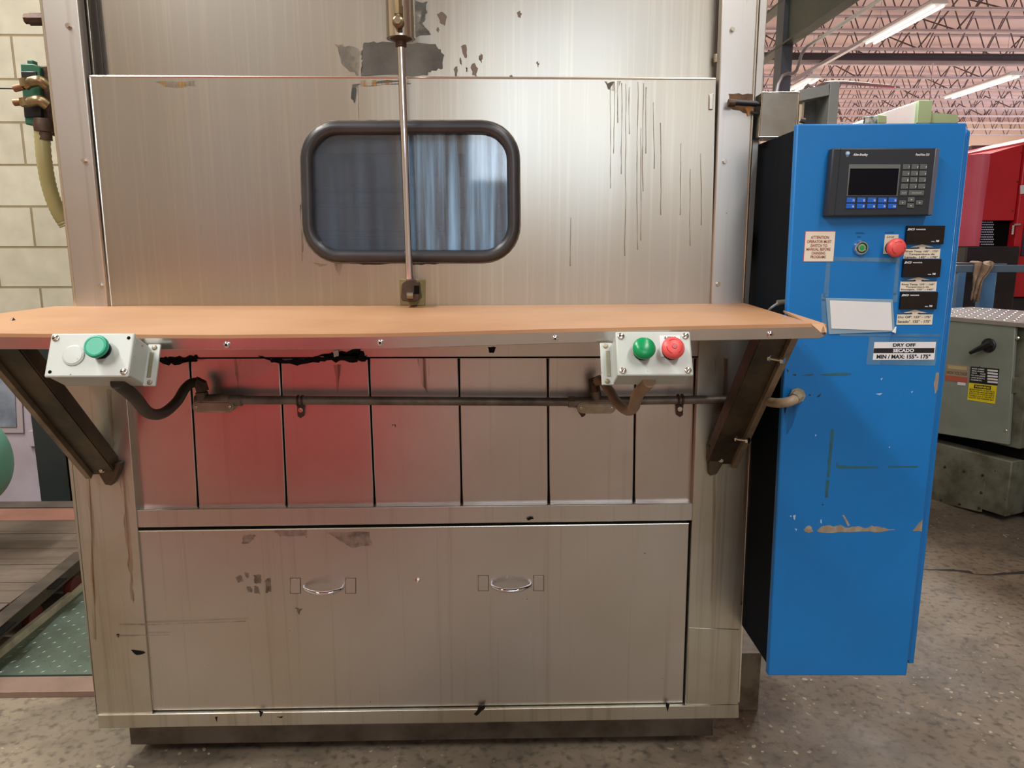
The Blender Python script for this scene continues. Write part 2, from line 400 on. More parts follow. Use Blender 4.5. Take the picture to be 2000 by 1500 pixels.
# carcass behind the sheets
mb = MB(); mb.box(xl + .01, xl + .03, YU + .03, 3.0, .11, ZT); mb.box(xr - .03, xr - .012, YU + .03, 3.0, .11, ZT)
mb.box(xl + .01, xr - .012, 2.98, 3.0, .11, ZT); mb.box(xl + .01, xr - .012, YU + .05, 3.0, ZT - .02, ZT); mb.box(xl + .01, xr - .012, YU + .05, 3.0, .105, .12)
mb.build('body_shell', STEELD, wash, smooth=False)
zb = P(800, 598, YU).z
# lower dark backing and chamber
mb = MB(); mb.box(xl + .03, xr - .03, YL + .04, YL + .055, .12, zb + .02); mb.build('inner_wall', DARK, wash, smooth=False)
# posts: extend up past the frame
def ext(x0, y0, x1, y1, y):  # x on the line at y
    return x0 + (x1 - x0) * (y - y0) / (y1 - y0)
TOPY = -420
def post(name, l0, l1, r0, r1, Y, t, m, bev=.003, ybot=606):
    xs = lambda a, b, y: ext(a, 0, b, 600, y)
    return slab(name, [(xs(l0, l1, TOPY), TOPY), (xs(r0, r1, TOPY), TOPY), (xs(r0, r1, ybot), ybot), (xs(l0, l1, ybot), ybot)], Y, t, m, wash, bev)
p = post('post', 80, 148, 151, 211, YU - .01, .03, STEEL)
e1 = post('post_flange', 76, 144, 83, 150.5, YU - .004, .012, EDGE, .002)
p2 = post('post', 1411, 1388, 1480, 1450, YU - .01, .03, STEEL)
e2 = post('post_flange', 1484, 1452, 1500, 1463, YU + .004, .03, STEEL, .002)
post('post_flange', 1480, 1450, 1483, 1453, YU - .012, .018, EDGE, .001)
# worn track channel beside upper panel
slab('door_track', [(ext(152,0,217,600,TOPY),TOPY),(ext(189,0,250,600,TOPY),TOPY),(ext(189,0,250,600,300),300),(ext(152,0,217,600,300),300)], YP - .012, .02, TRACK, wash, .002)
slab('door_track', [(ext(167,0,222,600,TOPY),TOPY),(ext(171,0,226,600,TOPY),TOPY),(ext(171,0,226,600,300),300),(ext(167,0,222,600,300),300)], YP - .018, .008, EDGE, wash, .001)
slab('door_track', [(ext(1403,0,1386,600,TOPY),TOPY),(ext(1411,0,1389,600,TOPY),TOPY),(1389,606),(1383,606)], YP - .012, .02, mat('dark_brown_track', (60, 52, 42), .6, .3), wash, .001)
slab('door_track', [(ext(158,0,212,600,100),100),(ext(185,0,240,600,100),100),(240,606),(206,606)], YP - .004, .02, DARK, wash, 0)
up = slab('upper_panel', [(ext(186,0,217,600,TOPY),TOPY),(ext(1405,0,1388,600,TOPY),TOPY),(1398,300),(196,300)], YP, .012, STEELR, wash, .001)
# lift door with the window opening
def rrect(x0, y0, x1, y1, r, n=9):
    pts = []
    for cx, cy_, a0 in [(x1 - r, y0 + r, -90), (x1 - r, y1 - r, 0), (x0 + r, y1 - r, 90), (x0 + r, y0 + r, 180)]:
        for k in range(n): a = R_(a0 + 90 * k / (n - 1)); pts.append((cx + r * math.cos(a), cy_ + r * math.sin(a)))
    return pts
def warp(pts): # the window is slightly tapered towards its foot like the photo's
    return [(585 + (x - 585) * (1 - .010 * (y - 235) / 278) + 7 * (y - 235) / 278, y) for x, y in pts]
outer = [P(x, y, YD) for x, y in [(175, 149), (1398, 154), (1385, 700), (224, 700)]]
WIN = warp(rrect(598, 249, 1001, 500, 62))
inner = [P(x, y, YD) for x, y in WIN]
bm = bmesh.new()
for loop in (outer, inner):
    vs = [bm.verts.new(p) for p in loop]
    for i in range(len(vs)): bm.edges.new((vs[i], vs[(i + 1) % len(vs)]))
bmesh.ops.triangle_fill(bm, use_beauty=True, edges=bm.edges[:])
r = bmesh.ops.extrude_face_region(bm, geom=bm.faces[:])
bmesh.ops.translate(bm, vec=(0, .03, 0), verts=[g for g in r['geom'] if isinstance(g, bmesh.types.BMVert)])
bmesh.ops.recalc_face_normals(bm, faces=bm.faces)
me = bpy.data.meshes.new('lift_door'); bm.to_mesh(me); bm.free(); me.materials.append(STEELR)
door = bpy.data.objects.new('lift_door', me); COL.objects.link(door); door.parent = wash; door.matrix_parent_inverse = WM[wash.name].inverted(); WM[door.name] = Matrix.Identity(4)
mb = MB()
path = [P(x, y, YD - .004) for x, y in WIN]
dense = path
mb.tube(dense, .0142, 14, closed=True); mb.build('window_gasket', BLACKRUB, door)
mb = MB(); mb.tube([P(x, y, YD - .001) for x, y in warp(rrect(585.5, 236, 1013.5, 513, 74))], .0022, 8, closed=True); mb.build('gasket_sealant', mat('grey_sealant', (120, 112, 98), .6, blotch=(60, 55, 48), bs=20, ba=.8), door)
# pane
def pane_mat():
    m = bpy.data.materials.new('water_stained_sheen_glass'); m.use_nodes = True; nt = m.node_tree; N = nt.nodes; L = nt.links
    b = N['Principled BSDF']; tc = N.new('ShaderNodeTexCoord')
    mp = N.new('ShaderNodeMapping'); mp.inputs['Scale'].default_value = (46, 46, 2.0); L.new(tc.outputs['Object'], mp.inputs[0])
    n = N.new('ShaderNodeTexNoise'); n.inputs['Scale'].default_value = 1; n.inputs['Detail'].default_value = 7; L.new(mp.outputs[0], n.inputs[0])
    r = N.new('ShaderNodeMapRange'); r.inputs[1].default_value = .34; r.inputs[2].default_value = .64; L.new(n.outputs[0], r.inputs[0])
    sx = N.new('ShaderNodeSeparateXYZ'); L.new(tc.outputs['Object'], sx.inputs[0])
    gx = N.new('ShaderNodeMapRange'); L.new(sx.outputs[0], gx.inputs[0]); gx.inputs[1].default_value = P(770, 400, YD).x; gx.inputs[2].default_value = P(830, 400, YD).x; gx.inputs[3].default_value = .12; gx.inputs[4].default_value = 1  # right half bluer: reflected brightness painted over the water stains
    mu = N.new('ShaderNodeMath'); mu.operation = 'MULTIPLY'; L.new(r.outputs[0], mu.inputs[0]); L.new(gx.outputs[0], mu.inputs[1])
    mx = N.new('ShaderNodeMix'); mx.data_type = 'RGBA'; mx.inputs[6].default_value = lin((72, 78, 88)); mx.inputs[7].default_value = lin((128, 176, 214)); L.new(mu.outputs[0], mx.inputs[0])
    L.new(mx.outputs[2], b.inputs['Base Color'])
    b.inputs['Roughness'].default_value = .05; b.inputs['IOR'].default_value = 2.1
    # film of stains and painted blue sheen is mostly opaque; the clean part lets the dark chamber through
    ma = N.new('ShaderNodeMapRange'); L.new(mu.outputs[0], ma.inputs[0]); ma.inputs[3].default_value = .5; ma.inputs[4].default_value = .95; L.new(ma.outputs[0], b.inputs['Alpha'])
    return m
slab('window_pane', WIN, YD + .006, .005, pane_mat(), door, 0)
# spray rails and grey sheet inside the chamber, seen through the pane
CH = mat('chamber_pipe', (150, 160, 166), .3, .8)
mb = MB()
for y in (372, 402, 447, 458): mb.cyl(P(560, y, 2.15), P(1060, y, 2.15), .008)
mb.build('spray_manifold', CH, wash)
slab('chamber_baffle', [(600, 480), (1040, 480), (1040, 465), (600, 465)], 2.3, .01, CH, wash, 0)
slab('chamber_baffle', [(800, 300), (1060, 300), (1060, 345), (800, 345)], 2.6, .01, mat('chamber_blue', (70, 110, 150), .4), wash, 0)
# door edge highlights (folded hem of the sheet)
mb = MB(); mb.cyl(P(176, 149.5, YD + .002), P(1397, 154.5, YD + .002), .0032, seg=8); mb.build('door_hem', EDGE, door)
mb = MB(); mb.cyl(P(176, 150, YD + .002), P(219, 604, YD + .002), .0028, seg=8); mb.build('door_hem', EDGE, door)
slab('door_latch_plate', [(1386, 183), (1394, 182), (1392, 214), (1385, 213)], YD - .006, .006, SCREW, door, .001)
for x, y in [(175, 207), (1398, 210), (1387, 545)]:
    mb = MB(); mb.lathe(P(x + 3, y, YU + .03) + Vector((-.008, 0, 0)), (1, 0, 0), [(0, .012), (.004, .018), (.012, .018), (.016, .012)]); mb.build('guide_roller', mat('copper_roller', (120, 84, 62), .4, .6), wash)
# bolts on the posts
for x, y in [(134, 51), (165, 314), (197, 557), (1430, 58), (1415, 316), (1402, 555)]:
    mb = MB(); bolt_head(mb, P(x, y, YU - .01), FRONT, .0048, .007); mb.build('bolt', SCREW, wash)
mb = MB(); mb.cyl(P(1399, 106, YP - .02), P(1399, 122, YP - .02), .006); mb.build('bolt', SCREW, wash)
# stains on the upper panel and door
WORN = mat('bare_grey_patch', (98, 94, 86), .6, .2, blotch=(62, 58, 54), bs=9, ba=.8)
WORN2 = mat('thin_grey_film', (120, 116, 104), .6, .1, alpha=(.42, .62, 14, (1, 1, 1)))
mark('worn_patch', [[(712, 83), (756, 82), (792, 86), (850, 84), (866, 108), (864, 132), (842, 139), (830, 148), (704, 148), (708, 118), (704, 104)]], YP, WORN, up, 2.2, 5)
mark('worn_patch', [[(655, 86), (690, 92), (708, 100), (706, 148), (680, 140), (665, 120)], [(806, 2), (835, 5), (832, 32), (825, 48), (842, 68), (806, 74)]], YP, WORN2, up, 3, 5)
FLECK = mat('brown_fleck', (112, 98, 84), .6)
fl = []
for x, y, w, h in [(863, 36, 9, 14), (907, 100, 6, 14), (939, 113, 4, 9), (926, 136, 7, 14), (900, 120, 2, 8), (891, 140, 4, 10), (1014, 28, 5, 6), (1050, 125, 2, 6), (999, 150, 4, 4), (912, 136, 2, 5), (855, 58, 3, 4)]:
    fl.append([(x - w, y - h * .6), (x + w * .2, y - h), (x + w, y - h * .2), (x + w * .6, y + h), (x - w * .4, y + h * .7)])
mark('flaked_spot', fl, YP, FLECK, up, 1.6, 3)
RUST = mat('ochre_residue', (168, 130, 68), .6, alpha=(.5, .75, 1, (60, 60, 6)))
mark('ochre_streak', [[(690, 157), (800, 156), (802, 163), (700, 170), (694, 205), (684, 190)], [(300, 160), (380, 158), (382, 168), (330, 172)], [(1180, 158), (1212, 158), (1206, 180), (1192, 178)]], YD, RUST, door, 1.5, 4)
mark('ochre_streak', [[(586, 400), (590, 400), (592, 510), (589, 510)], [(652, 515), (668, 514), (664, 540), (656, 528)], [(610, 512), (640, 516), (625, 522)]], YD, RUST, door, 1, 3)
DRIP = mat('brown_drip', (146, 130, 98), .5, alpha=(.3, .6, 1, (60, 60, 9), .6))
rd = random.Random(11); dr = []
for x, y0, y1 in [(1192, 166, 368), (1200, 160, 300), (1206, 158, 240), (1214, 162, 340), (1222, 164, 500), (1229, 170, 262), (1246, 160, 488), (1252, 250, 470), (1257, 162, 374), (1262, 170, 300), (1276, 200, 330), (1290, 240, 420), (1330, 280, 420), (1348, 330, 480), (1368, 300, 440), (1115, 425, 520), (700, 168, 262)]:
    n_ = max(4, int((y1 - y0) / 22)); ys_ = [y0 + (y1 - y0) * k / n_ for k in range(n_ + 1)]; xs_ = [x]; 
    for k in range(n_): xs_.append(xs_[-1] + rd.uniform(-.9, .9))
    ws = [rd.uniform(.35, .8) for k in range(n_)] + [.9]
    dr.append([(a - w, b) for a, b, w in zip(xs_, ys_, ws)] + [(a + w, b) for a, b, w in zip(xs_[::-1], ys_[::-1], ws[::-1])])
mark('dried_drip', dr, YD, DRIP, door, .05, 1, t=.0006)
mark('ochre_streak', [[(1458, 0), (1463, 0), (1461, 50), (1459, 78), (1457, 50)]], YU - .01, RUST, wash, .4, 3)
mark('sealant_smear', [[(655, 510), (760, 512), (760, 516), (700, 516), (660, 514)], [(800, 512), (860, 512), (856, 516), (806, 517)]], YD, TAR, door, 1, 6)
# ---- lower body
slab('body_header', [(238, 640), (1366, 640), (1363, 697), (241, 699)], YL + .004, .02, STEELP, wash, .001)
seams_t = [240, 370, 547, 720, 896, 1070, 1242, 1358]; seams_b = [262, 387, 560, 732, 902, 1072, 1238, 1352]
for i in range(7):
    g = 1.3
    yb0 = 996 - 13 * (seams_b[i] - 262) / 1090; yb1 = 996 - 13 * (seams_b[i + 1] - 262) / 1090
    slab('infill_panel', [(seams_t[i] + g, 698), (seams_t[i + 1] - g, 698), (seams_b[i + 1] - g, yb1), (seams_b[i] + g, yb0)], YL + .022, .012, STEELP, wash, .0025)
slab('mid_rail', [(262, 996), (1356, 983), (1352, 1017), (263, 1031)], YL + .004, .03, STEEL, wash, .002)
slab('pillar', [(115, 640), (237, 640), (298, 1396), (190, 1397)], YL, .04, STEELD, wash, .002)
slab('pillar_flange', [(104, 640), (114, 640), (189, 1397), (181, 1330)], YL + .03, .01, STEELD, wash, .001)
slab('pillar', [(1366, 640), (1478, 640), (1443, 1377), (1338, 1377)], YL, .04, STEELD, wash, .002)
slab('pillar_patch', [(1346, 1226), (1444, 1230), (1442, 1376), (1342, 1374)], YL - .002, .002, STEELD, wash, .0008)
slab('pillar_patch', [(1475, 640), (1479, 640), (1445, 1372), (1441, 1372)], YL - .001, .03, EDGE, wash, .0008)
slab('base_rail', [(190, 1397), (1443, 1377), (1444, 1403), (192, 1423)], YL - .005, .05, STEELD, wash, .002)
drawer = slab('service_door', [(265, 1037), (1346, 1022), (1334, 1373), (300, 1388)], YL + .006, .02, STEEL, wash, .002)
mb = MB(); mb.cyl(P(266, 1037.5, YL + .006), P(1345, 1022.5, YL + .006), .0025, seg=8); mb.build('door_hem', EDGE, drawer)
mb = MB(); mb.cyl(P(266, 1040, YL + .006), P(300, 1386, YL + .006), .0012, seg=8); mb.build('door_hem', EDGE, drawer)
# reveal around service door and between sheets is the dark inner wall
slab('plinth', [(252, 1422), (1392, 1402), (1393, 1437), (255, 1455)], YL + .05, 1.0, mat('plinth_steel', (120, 114, 106), .45, .9, blotch=(70, 62, 50), bs=6, ba=.8), wash, .002)
def handle(cx, cy_):
    HP = mat('handle_plate', (200, 196, 190), .38, 1)
    root = None
    mb = MB(); Y0 = YL + .006
    a = P(cx - 37, cy_ + 5, Y0 - .012); b = P(cx + 37, cy_ + 4, Y0 - .012); m_ = P(cx, cy_ + 14, Y0 - .034)
    a0 = P(cx - 38, cy_, Y0); b0 = P(cx + 38, cy_ - 1, Y0)
    pts = smooth_path([a0, a, P(cx - 20, cy_ + 12, Y0 - .03), m_, P(cx + 20, cy_ + 11, Y0 - .03), b, b0], 6)
    n = len(pts); mb.tube(pts, [.0034 + .0018 * math.sin(math.pi * i / (n - 1)) for i in range(n)], 12)
    h = mb.build('handle', CHROME, drawer)
    for s in (-1, 1):
        x0 = cx + s * 54
        mb = MB().prism([P(x0 - 9, cy_ - 15, Y0 - .0015), P(x0 + 9, cy_ - 15, Y0 - .0015), P(x0 + 9, cy_ + 13, Y0 - .0015), P(x0 - 9, cy_ + 13, Y0 - .0015)], (0, .0015, 0))
        mb.build('handle_plate', HP, drawer, .0004)
        mb = MB(); mb.tube([P(x0 - 10, cy_ - 16, Y0), P(x0 + 10, cy_ - 16, Y0), P(x0 + 10, cy_ + 14, Y0), P(x0 - 10, cy_ + 14, Y0)], .0009, 6, closed=True)
        mb.build('weld_line', mat('dark_weld', (70, 56, 46), .6), drawer)
handle(631, 1145); handle(998, 1140)
mb = MB(); bolt_head(mb, P(816, 1134, YL + .006), FRONT, .0055, .009); mb.lathe(P(816, 1134, YL + .006), FRONT, [(.009, .003), (.014, .003)]); mb.build('bolt', SCREW, drawer)
# dirt and stains low down
TARM = [[(312, 700), (340, 698), (382, 696), (384, 706), (350, 710), (316, 712)], [(505, 698), (548, 702), (600, 700), (640, 696), (704, 684), (712, 694), (722, 702), (690, 706), (640, 706), (600, 712), (545, 710)], [(620, 694), (650, 690), (704, 682), (700, 697), (650, 700)]]
mark('sealant_smear', TARM, YL + .003, TAR, wash, 3, 6, t=.004)
mb = MB(); mb.cyl(P(246, 700, YL + .003), P(1366, 697, YL + .003), .0018, seg=6); mb.build('sealant_line', TAR, wash)
mark('caulk_dab', [[(650, 686), (662, 684), (660, 696), (652, 697)]], YL - .002, CAULK, wash, 1, 3, t=.002)
mark('tar_spot', [[(953, 678), (970, 678), (963, 690), (955, 688)], [(230, 728), (236, 735), (232, 742)]], YL + .003, TAR, wash, 1, 3)
DRIP2 = mat('rusty_run', (140, 96, 52), .55, alpha=(.45, .75, 1, (90, 90, 2.5), .6))
mark('rust_run', [[(200, 762), (216, 762), (222, 860), (214, 900)], [(232, 900), (242, 900), (258, 1000), (256, 1090), (262, 1180), (256, 1170), (246, 1040)], [(160, 820), (170, 820), (184, 1060), (188, 1250), (182, 1250), (174, 1000)]], YL, DRIP2, wash, 3, 6)
mark('rust_run', [[(1398, 700), (1406, 700), (1398, 930), (1386, 1360), (1382, 1360), (1392, 930)], [(1414, 700), (1424, 700), (1416, 900), (1412, 900)], [(1460, 780), (1466, 780), (1450, 1180), (1446, 1180)]], YL, DRIP2, wash, 2, 6)
mark('rust_run', [[(815, 700), (838, 700), (836, 770), (822, 750)], [(456, 700), (470, 700), (464, 760)], [(650, 712), (664, 712), (660, 770)]], YL + .02, DRIP2, wash, 1.5, 4)
SCUF = mat('dark_scuff', (84, 70, 66), .6, alpha=(.42, .8, 40, (1, 1, 1), .55))
mark('scuff', [[(460, 1128), (470, 1124), (474, 1134), (464, 1140)], [(478, 1120), (486, 1118), (488, 1128), (480, 1130)], [(494, 1122), (508, 1122), (512, 1138), (500, 1142)], [(480, 1146), (490, 1144), (494, 1158), (484, 1156)], [(496, 1146), (506, 1146), (508, 1160), (498, 1160)], [(518, 1132), (528, 1130), (532, 1154), (520, 1158)], [(476, 1044), (500, 1046), (490, 1060), (472, 1062)], [(530, 1036), (600, 1036), (596, 1048), (545, 1046)], [(640, 1040), (722, 1038), (726, 1064), (690, 1072)], [(575, 1188), (590, 1188), (586, 1200)]], YL + .006, SCUF, drawer, 2, 4)
SCR = mat('fine_scratch', (120, 108, 92), .5, alpha=(.2, .7, 20, (1, 1, 1), .6))
mark('scratch', [[(232, 1219), (300, 1219), (480, 1213), (480, 1214), (300, 1221), (232, 1221)], [(226, 1241), (330, 1240), (330, 1241), (226, 1243)]], YL - .0005, SCR, wash, .4, 6)
mark('tar_spot', [[(935, 1380), (950, 1378), (944, 1386), (930, 1398), (926, 1396)], [(505, 1388), (513, 1390), (510, 1402)], [(540, 1400), (552, 1399), (550, 1403)], [(1300, 1372), (1308, 1375), (1304, 1392)], [(420, 1402), (426, 1400), (424, 1410)]], YL - .005, TAR, wash, 1.2, 3)
mark('tar_spot', [[(1028, 1013), (1040, 1010), (1042, 1014), (1030, 1016)], [(256, 1270), (278, 1272), (284, 1276), (266, 1280)]], YL - .0005, TAR, wash, .8, 3)
mark('tar_spot', [[(228, 1238), (234, 1240), (230, 1246)]], YL, TAR, wash, 1, 3)
# proximity sensor on the right post
sens = thing('proximity_switch', 'black cylindrical sensor with looped cable on the rusty patch of the right post', 'sensor', P(1452, 200, YU - .02))
mark('rust_patch', [[(1424, 183), (1470, 184), (1472, 208), (1466, 222), (1430, 214), (1422, 206)]], YU - .01, mat('rust_film', (112, 82, 52), .7, blotch=(70, 52, 40), bs=40, ba=.8), sens, 1.6, 5, t=.001)
mb = MB(); mb.cyl(P(1422, 201, YU - .03), P(1435, 202, YU - .03), .0085); mb.build('sensor_nut', RUSTY, sens)
mb = MB(); mb.cyl(P(1432, 200, YU - .03), P(1478, 203, YU - .03), .0065); mb.cyl(P(1476, 203, YU - .03), P(1486, 203, YU - .03), .0048); mb.build('sensor_barrel', PVD, sens)
mb = MB(); mb.tube(smooth_path([P(1484, 203, YU - .03), P(1492, 208, YU - .03), P(1490, 217, YU - .03), P(1480, 221, YU - .025), P(1466, 219, YU - .02)]), .003, 8); mb.build('cable', PVD, sens)
mark('dried_glue', [[(1456, 210), (1470, 206), (1472, 220), (1462, 225)]], YU - .0115, mat('amber_glue', (180, 130, 72), .4), sens, 1, 3, t=.006)
# right side stub beam of the base frame
ba = P(1446, 1277, 1.99); bb = P(1483, 1352, 1.99)
tag(MB().box(ba.x - .03, bb.x, 1.99, 3.0, 0.0, ba.z).build('base_beam', mat('rusty_channel', (128, 118, 98), .6, .3, blotch=(70, 60, 46), bs=14, ba=.8), None, .003),
    'short dirty steel beam end beside the washer foot under the blue cabinet', 'beam')

# ================================================================== pneumatic cylinder that lifts the door
YC = 1.745
cylt = thing('pneumatic_cylinder', 'vertical stainless air cylinder with a long chrome rod in front of the lift door', 'pneumatic cylinder', P(806, 590, YD - .02))
ca = P(783, 76, YC - .01); cb_ = P(766, -420, YC - .01)
mb = MB(); mb.tube([ca, cb_], .0315, 28); mb.build('barrel', mat('barrel_steel', (222, 218, 206), .2, 1, streak=(150, 136, 112), ss=(90, 90, 1), sa=.5, st=.55), cylt)
mb = MB(); mb.lathe(ca + Vector((0, 0, .002)), (0, 0, -1), [(0, .028), (.004, .020), (.008, .012), (.018, .012), (.02, .009)]); mb.build('rod_gland', RUSTY, cylt)
mb = MB(); mb.tube([P(783, 84, YC - .01), P(800, 545, YC + .005)], .0088, 20); mb.build('piston_rod', CHROME, cylt)
mb = MB(); mb.tube([P(777, -5, YC - .05), P(778, 28, YC - .05)], .0095, 6); mb.tube([P(778, 26, YC - .05), P(779, 40, YC - .05)], .0075, 14)
mb.build('elbow_fitting', BRASS, cylt)
mb = MB(); mb.lathe(P(779, 46, YC - .04), FRONT, [(0, .012), (.014, .0125), (.018, .011), (.02, .007), (.024, .007)]); mb.cyl(P(779, 46, YC - .045), P(779, 12, YC - .047), .0088); mb.cyl(P(779, 46, YC - .04), P(780, 62, YC - .035), .008)
mb.build('elbow_fitting', mat('nickel_fitting', (160, 146, 120), .3, .9, blotch=(100, 84, 60), bs=30, ba=.6), cylt)
mb = MB(); mb.box(ca.x - .002, ca.x + .008, YC - .045, YC - .035, ca.z + .005, ca.z + .06); mb.build('tie_strip', RUSTY, cylt)
slab('mount_plate', [(780, 545), (831, 546), (830, 597), (782, 596)], YD - .006, .006, mat('olive_plate', (150, 140, 100), .45, .6, blotch=(110, 98, 62), bs=18, ba=.7), cylt, .001)
mb = MB(); mb.tube([P(800, 536, YC + .005), P(801, 550, YC + .005)], .009, 6)
c = P(804, 570, YC)
mb.prism([P(x, y, YC - .012) for x, y in [(792, 547), (810, 545), (818, 556), (819, 585), (810, 590), (786, 588), (783, 580), (785, 555)]], (0, .008, 0))
mb.prism([P(x, y, YC - .004) for x, y in [(790, 548), (797, 548), (797, 588), (786, 586), (784, 560)]], (0, .05, 0))
mb.prism([P(x, y, YC - .004) for x, y in [(808, 548), (816, 552), (820, 584), (808, 588)]], (0, .05, 0))
mb.build('clevis', RUSTY, cylt, .002)
mb = MB(); mb.box(P(795, 0, YC - .014).x, P(806, 0, YC - .014).x, YC - .0135, YC - .0115, P(800, 574, YC - .013).z, P(800, 558, YC - .013).z); mb.build('clevis_slot', DARK, cylt)
mb = MB(); mb.cyl(P(795, 577, YC - .014), P(807, 577, YC - .014), .0085); mb.build('clevis_pin', mat('worn_pin', (150, 138, 118), .3, .9), cylt)

# ================================================================== bench shelf
YE = 1.25   # front edge
bench = thing('bench_shelf', 'long brown hardboard-topped shelf with stainless front edge across the washer', 'shelf', P(740, 640, 1.5))
front_top = [(-290, 650), (0, 652), (400, 655.5), (560, 656), (760, 652), (1100, 643), (1585, 633)]
front_bot = [(1612, 657), (1600, 661), (1100, 670.5), (760, 681), (560, 682.5), (400, 683), (0, 682), (-300, 681)]
slab('front_edge', front_top + front_bot, YE, .002, FASC, bench, .0008)
back = [(108, 598), (400, 597), (800, 597), (1100, 595), (1455, 592)]
bt = [P(x, y, YD - .002) for x, y in back]
ft = [P(x, y - 1, YE - .001) for x, y in [(-290, 650), (400, 655.5), (760, 652), (1100, 643), (1586, 633)]]
# back edge sits on the washer front; grid of board between
n = 24; mb = MB()
def samp(pl, t):
    d = [0]; 
    for i in range(len(pl) - 1): d.append(d[-1] + (pl[i + 1] - pl[i]).length)
    s = t * d[-1]
    for i in range(len(pl) - 1):
        if s <= d[i + 1] + 1e-9: k = (s - d[i]) / (d[i + 1] - d[i]); return pl[i].lerp(pl[i + 1], k)
    return pl[-1]
vs = []; fs = []; m_ = 6
xr_back = P(1455, 592, YD).x
for i in range(n + 1):
    t = i / n; a = samp(bt, t).copy(); b = samp(ft, t).copy()
    for j in range(m_ + 1): vs.append(a.lerp(b, j / m_))
top = len(vs); vs += [v - Vector((0, 0, .006)) for v in vs[:top]]
W_ = m_ + 1
for i in range(n):
    for j in range(m_):
        q = [i * W_ + j, i * W_ + j + 1, (i + 1) * W_ + j + 1, (i + 1) * W_ + j]; fs.append(q); fs.append([x + top for x in q[::-1]])
for i in range(n):
    for j in (0, m_): a = i * W_ + j; b = (i + 1) * W_ + j; fs.append([a, b, b + top, a + top])
for j in range(m_):
    for i in (0, n): a = i * W_ + j; fs.append([a, a + 1, a + 1 + top, a + top])
mb.add(vs, fs).build('board', BROWN, bench)
# brown tip that runs past the steel at the right end
q = [P(1500, 612, 1.52), P(1606, 632, 1.262), P(1617, 640, 1.256), P(1613, 650, 1.256), P(1590, 635, 1.25)]
mb = MB().prism([P(1530, 606, 1.50), P(1608, 631, 1.262), P(1616, 634, 1.262), P(1614, 649, 1.262), P(1602, 650, 1.262), P(1583, 634, 1.262)], (0, 0, -.004)); mb.build('board_overhang', BROWN, bench)
# steel tray below the board
z0 = P(700, 683, YE).z
tz = bt[2].z
mb = MB().prism([P(-290, 650, YE + .002) - Vector((0, 0, .012)), P(1580, 634, YE + .002) - Vector((0, 0, .012)), bt[-1] - Vector((0, 0, .009)), bt[0] - Vector((0, 0, .009))], (0, 0, -.002)); mb.build('tray_underside', mat('tray_steel', (130, 124, 116), .4, .9), bench)
mb = MB().prism([P(-300, 681.5, YE + .002), P(560, 682, YE + .002), P(1100, 670, YE + .002), P(1600, 660.5, YE + .002), P(1600, 660.5, YE + .002) + Vector((0, .05, 0)), P(1100, 670, YE) + Vector((0, .05, 0)), P(560, 682, YE) + Vector((0, .05, 0)), P(-300, 681.5, YE + .002) + Vector((0, .05, 0))], (0, 0, .002)); mb.build('front_edge_return', FASC, bench)
for x, y in [(443, 673), (743, 669), (1084, 661), (1504, 653)]:
    c = P(x, y, YE); mb = MB()
    mb.m(0).lathe(c, FRONT, [(0, .0056), (.002, .0054), (.0036, .0035), (.004, .0022)], 20); mb.m(1).tube([c + FRONT * .0036, c + FRONT * .0043], .0019, 6)
    mb.build('button_head_screw', [CHROME, DARK], bench)
# brackets: angle struts from the body up to the shelf
BRKF = mat('lit_grimy_bracket_edge', (142, 126, 102), .5, .3, blotch=(84, 72, 54), bs=12, ba=.8)  # lit strip painted as a paler, grimy brown than the bracket
def bracket(foot, toppt, side):
    # foot: world point on the pillar; toppt: world point below the shelf
    A = Vector(foot); B = Vector(toppt); t = (B - A).normalized(); X = Vector((1, 0, 0)); nrm = X.cross(t)
    if nrm.y > 0: nrm = -nrm
    w = .055
    mb = MB()
    mb.obox((A + B) / 2, X * w / 2, t * (B - A).length / 2, nrm * .0025)                       # web facing forward-down
    mb.obox((A + B) / 2 + X * side * w / 2 - nrm * .018, X * .0025, t * (B - A).length / 2, nrm * .018)
    mb.obox((A + B) / 2 - X * side * w / 2 - nrm * .018, X * .0025, t * (B - A).length / 2, nrm * .018)
    o = mb.build('bracket', BRK, bench, .001)
    mb = MB(); q = (w / 2 + .007) * side
    mb.obox((A + B) / 2 + X * q - nrm * .002, X * .007, t * (B - A).length / 2, nrm * .017); mb.build('bracket_flange', BRKF, bench, .001)
    return t, nrm
zbf = z0 + .008
fL = P(205, 925, YL - .012); tL = Vector((fL.x - .01, 1.43, 1.212))
fR = P(1405, 905, YL - .012); tR = Vector((fR.x + .008, 1.45, 1.215))
bracket(fL, tL, -1); bracket(fR, tR, 1)
slab('bracket_gusset', [(180, 905), (236, 905), (228, 930), (217, 949), (205, 947)], YL - .022, .02, BRK, bench)
slab('bracket_gusset', [(1384, 870), (1432, 872), (1400, 926), (1387, 930)], YL - .022, .02, BRK, bench)
for f, s in ((fL, 1), (fR, 1)):
    mb = MB(); bolt_head(mb, (f.x, YL - .022, f.z + .012), FRONT, .005, .008); mb.build('bolt', SCREW, bench, .001)
for a, b in [((1500, 699, 1.47), (1526, 704, 1.45)), ((1436, 857, 1.67), (1458, 860, 1.65))]:
    mb = MB(); A = P(*a); B = P(*b)
    mb.cyl(A, B, .0035, seg=12); d = (B - A).normalized(); mb.tube([B, B + d * .006], .0075, 6); mb.tube([A.lerp(B, .05), A.lerp(B, .15)], .007, 6)
    mb.build('long_bolt', SCREW, bench)

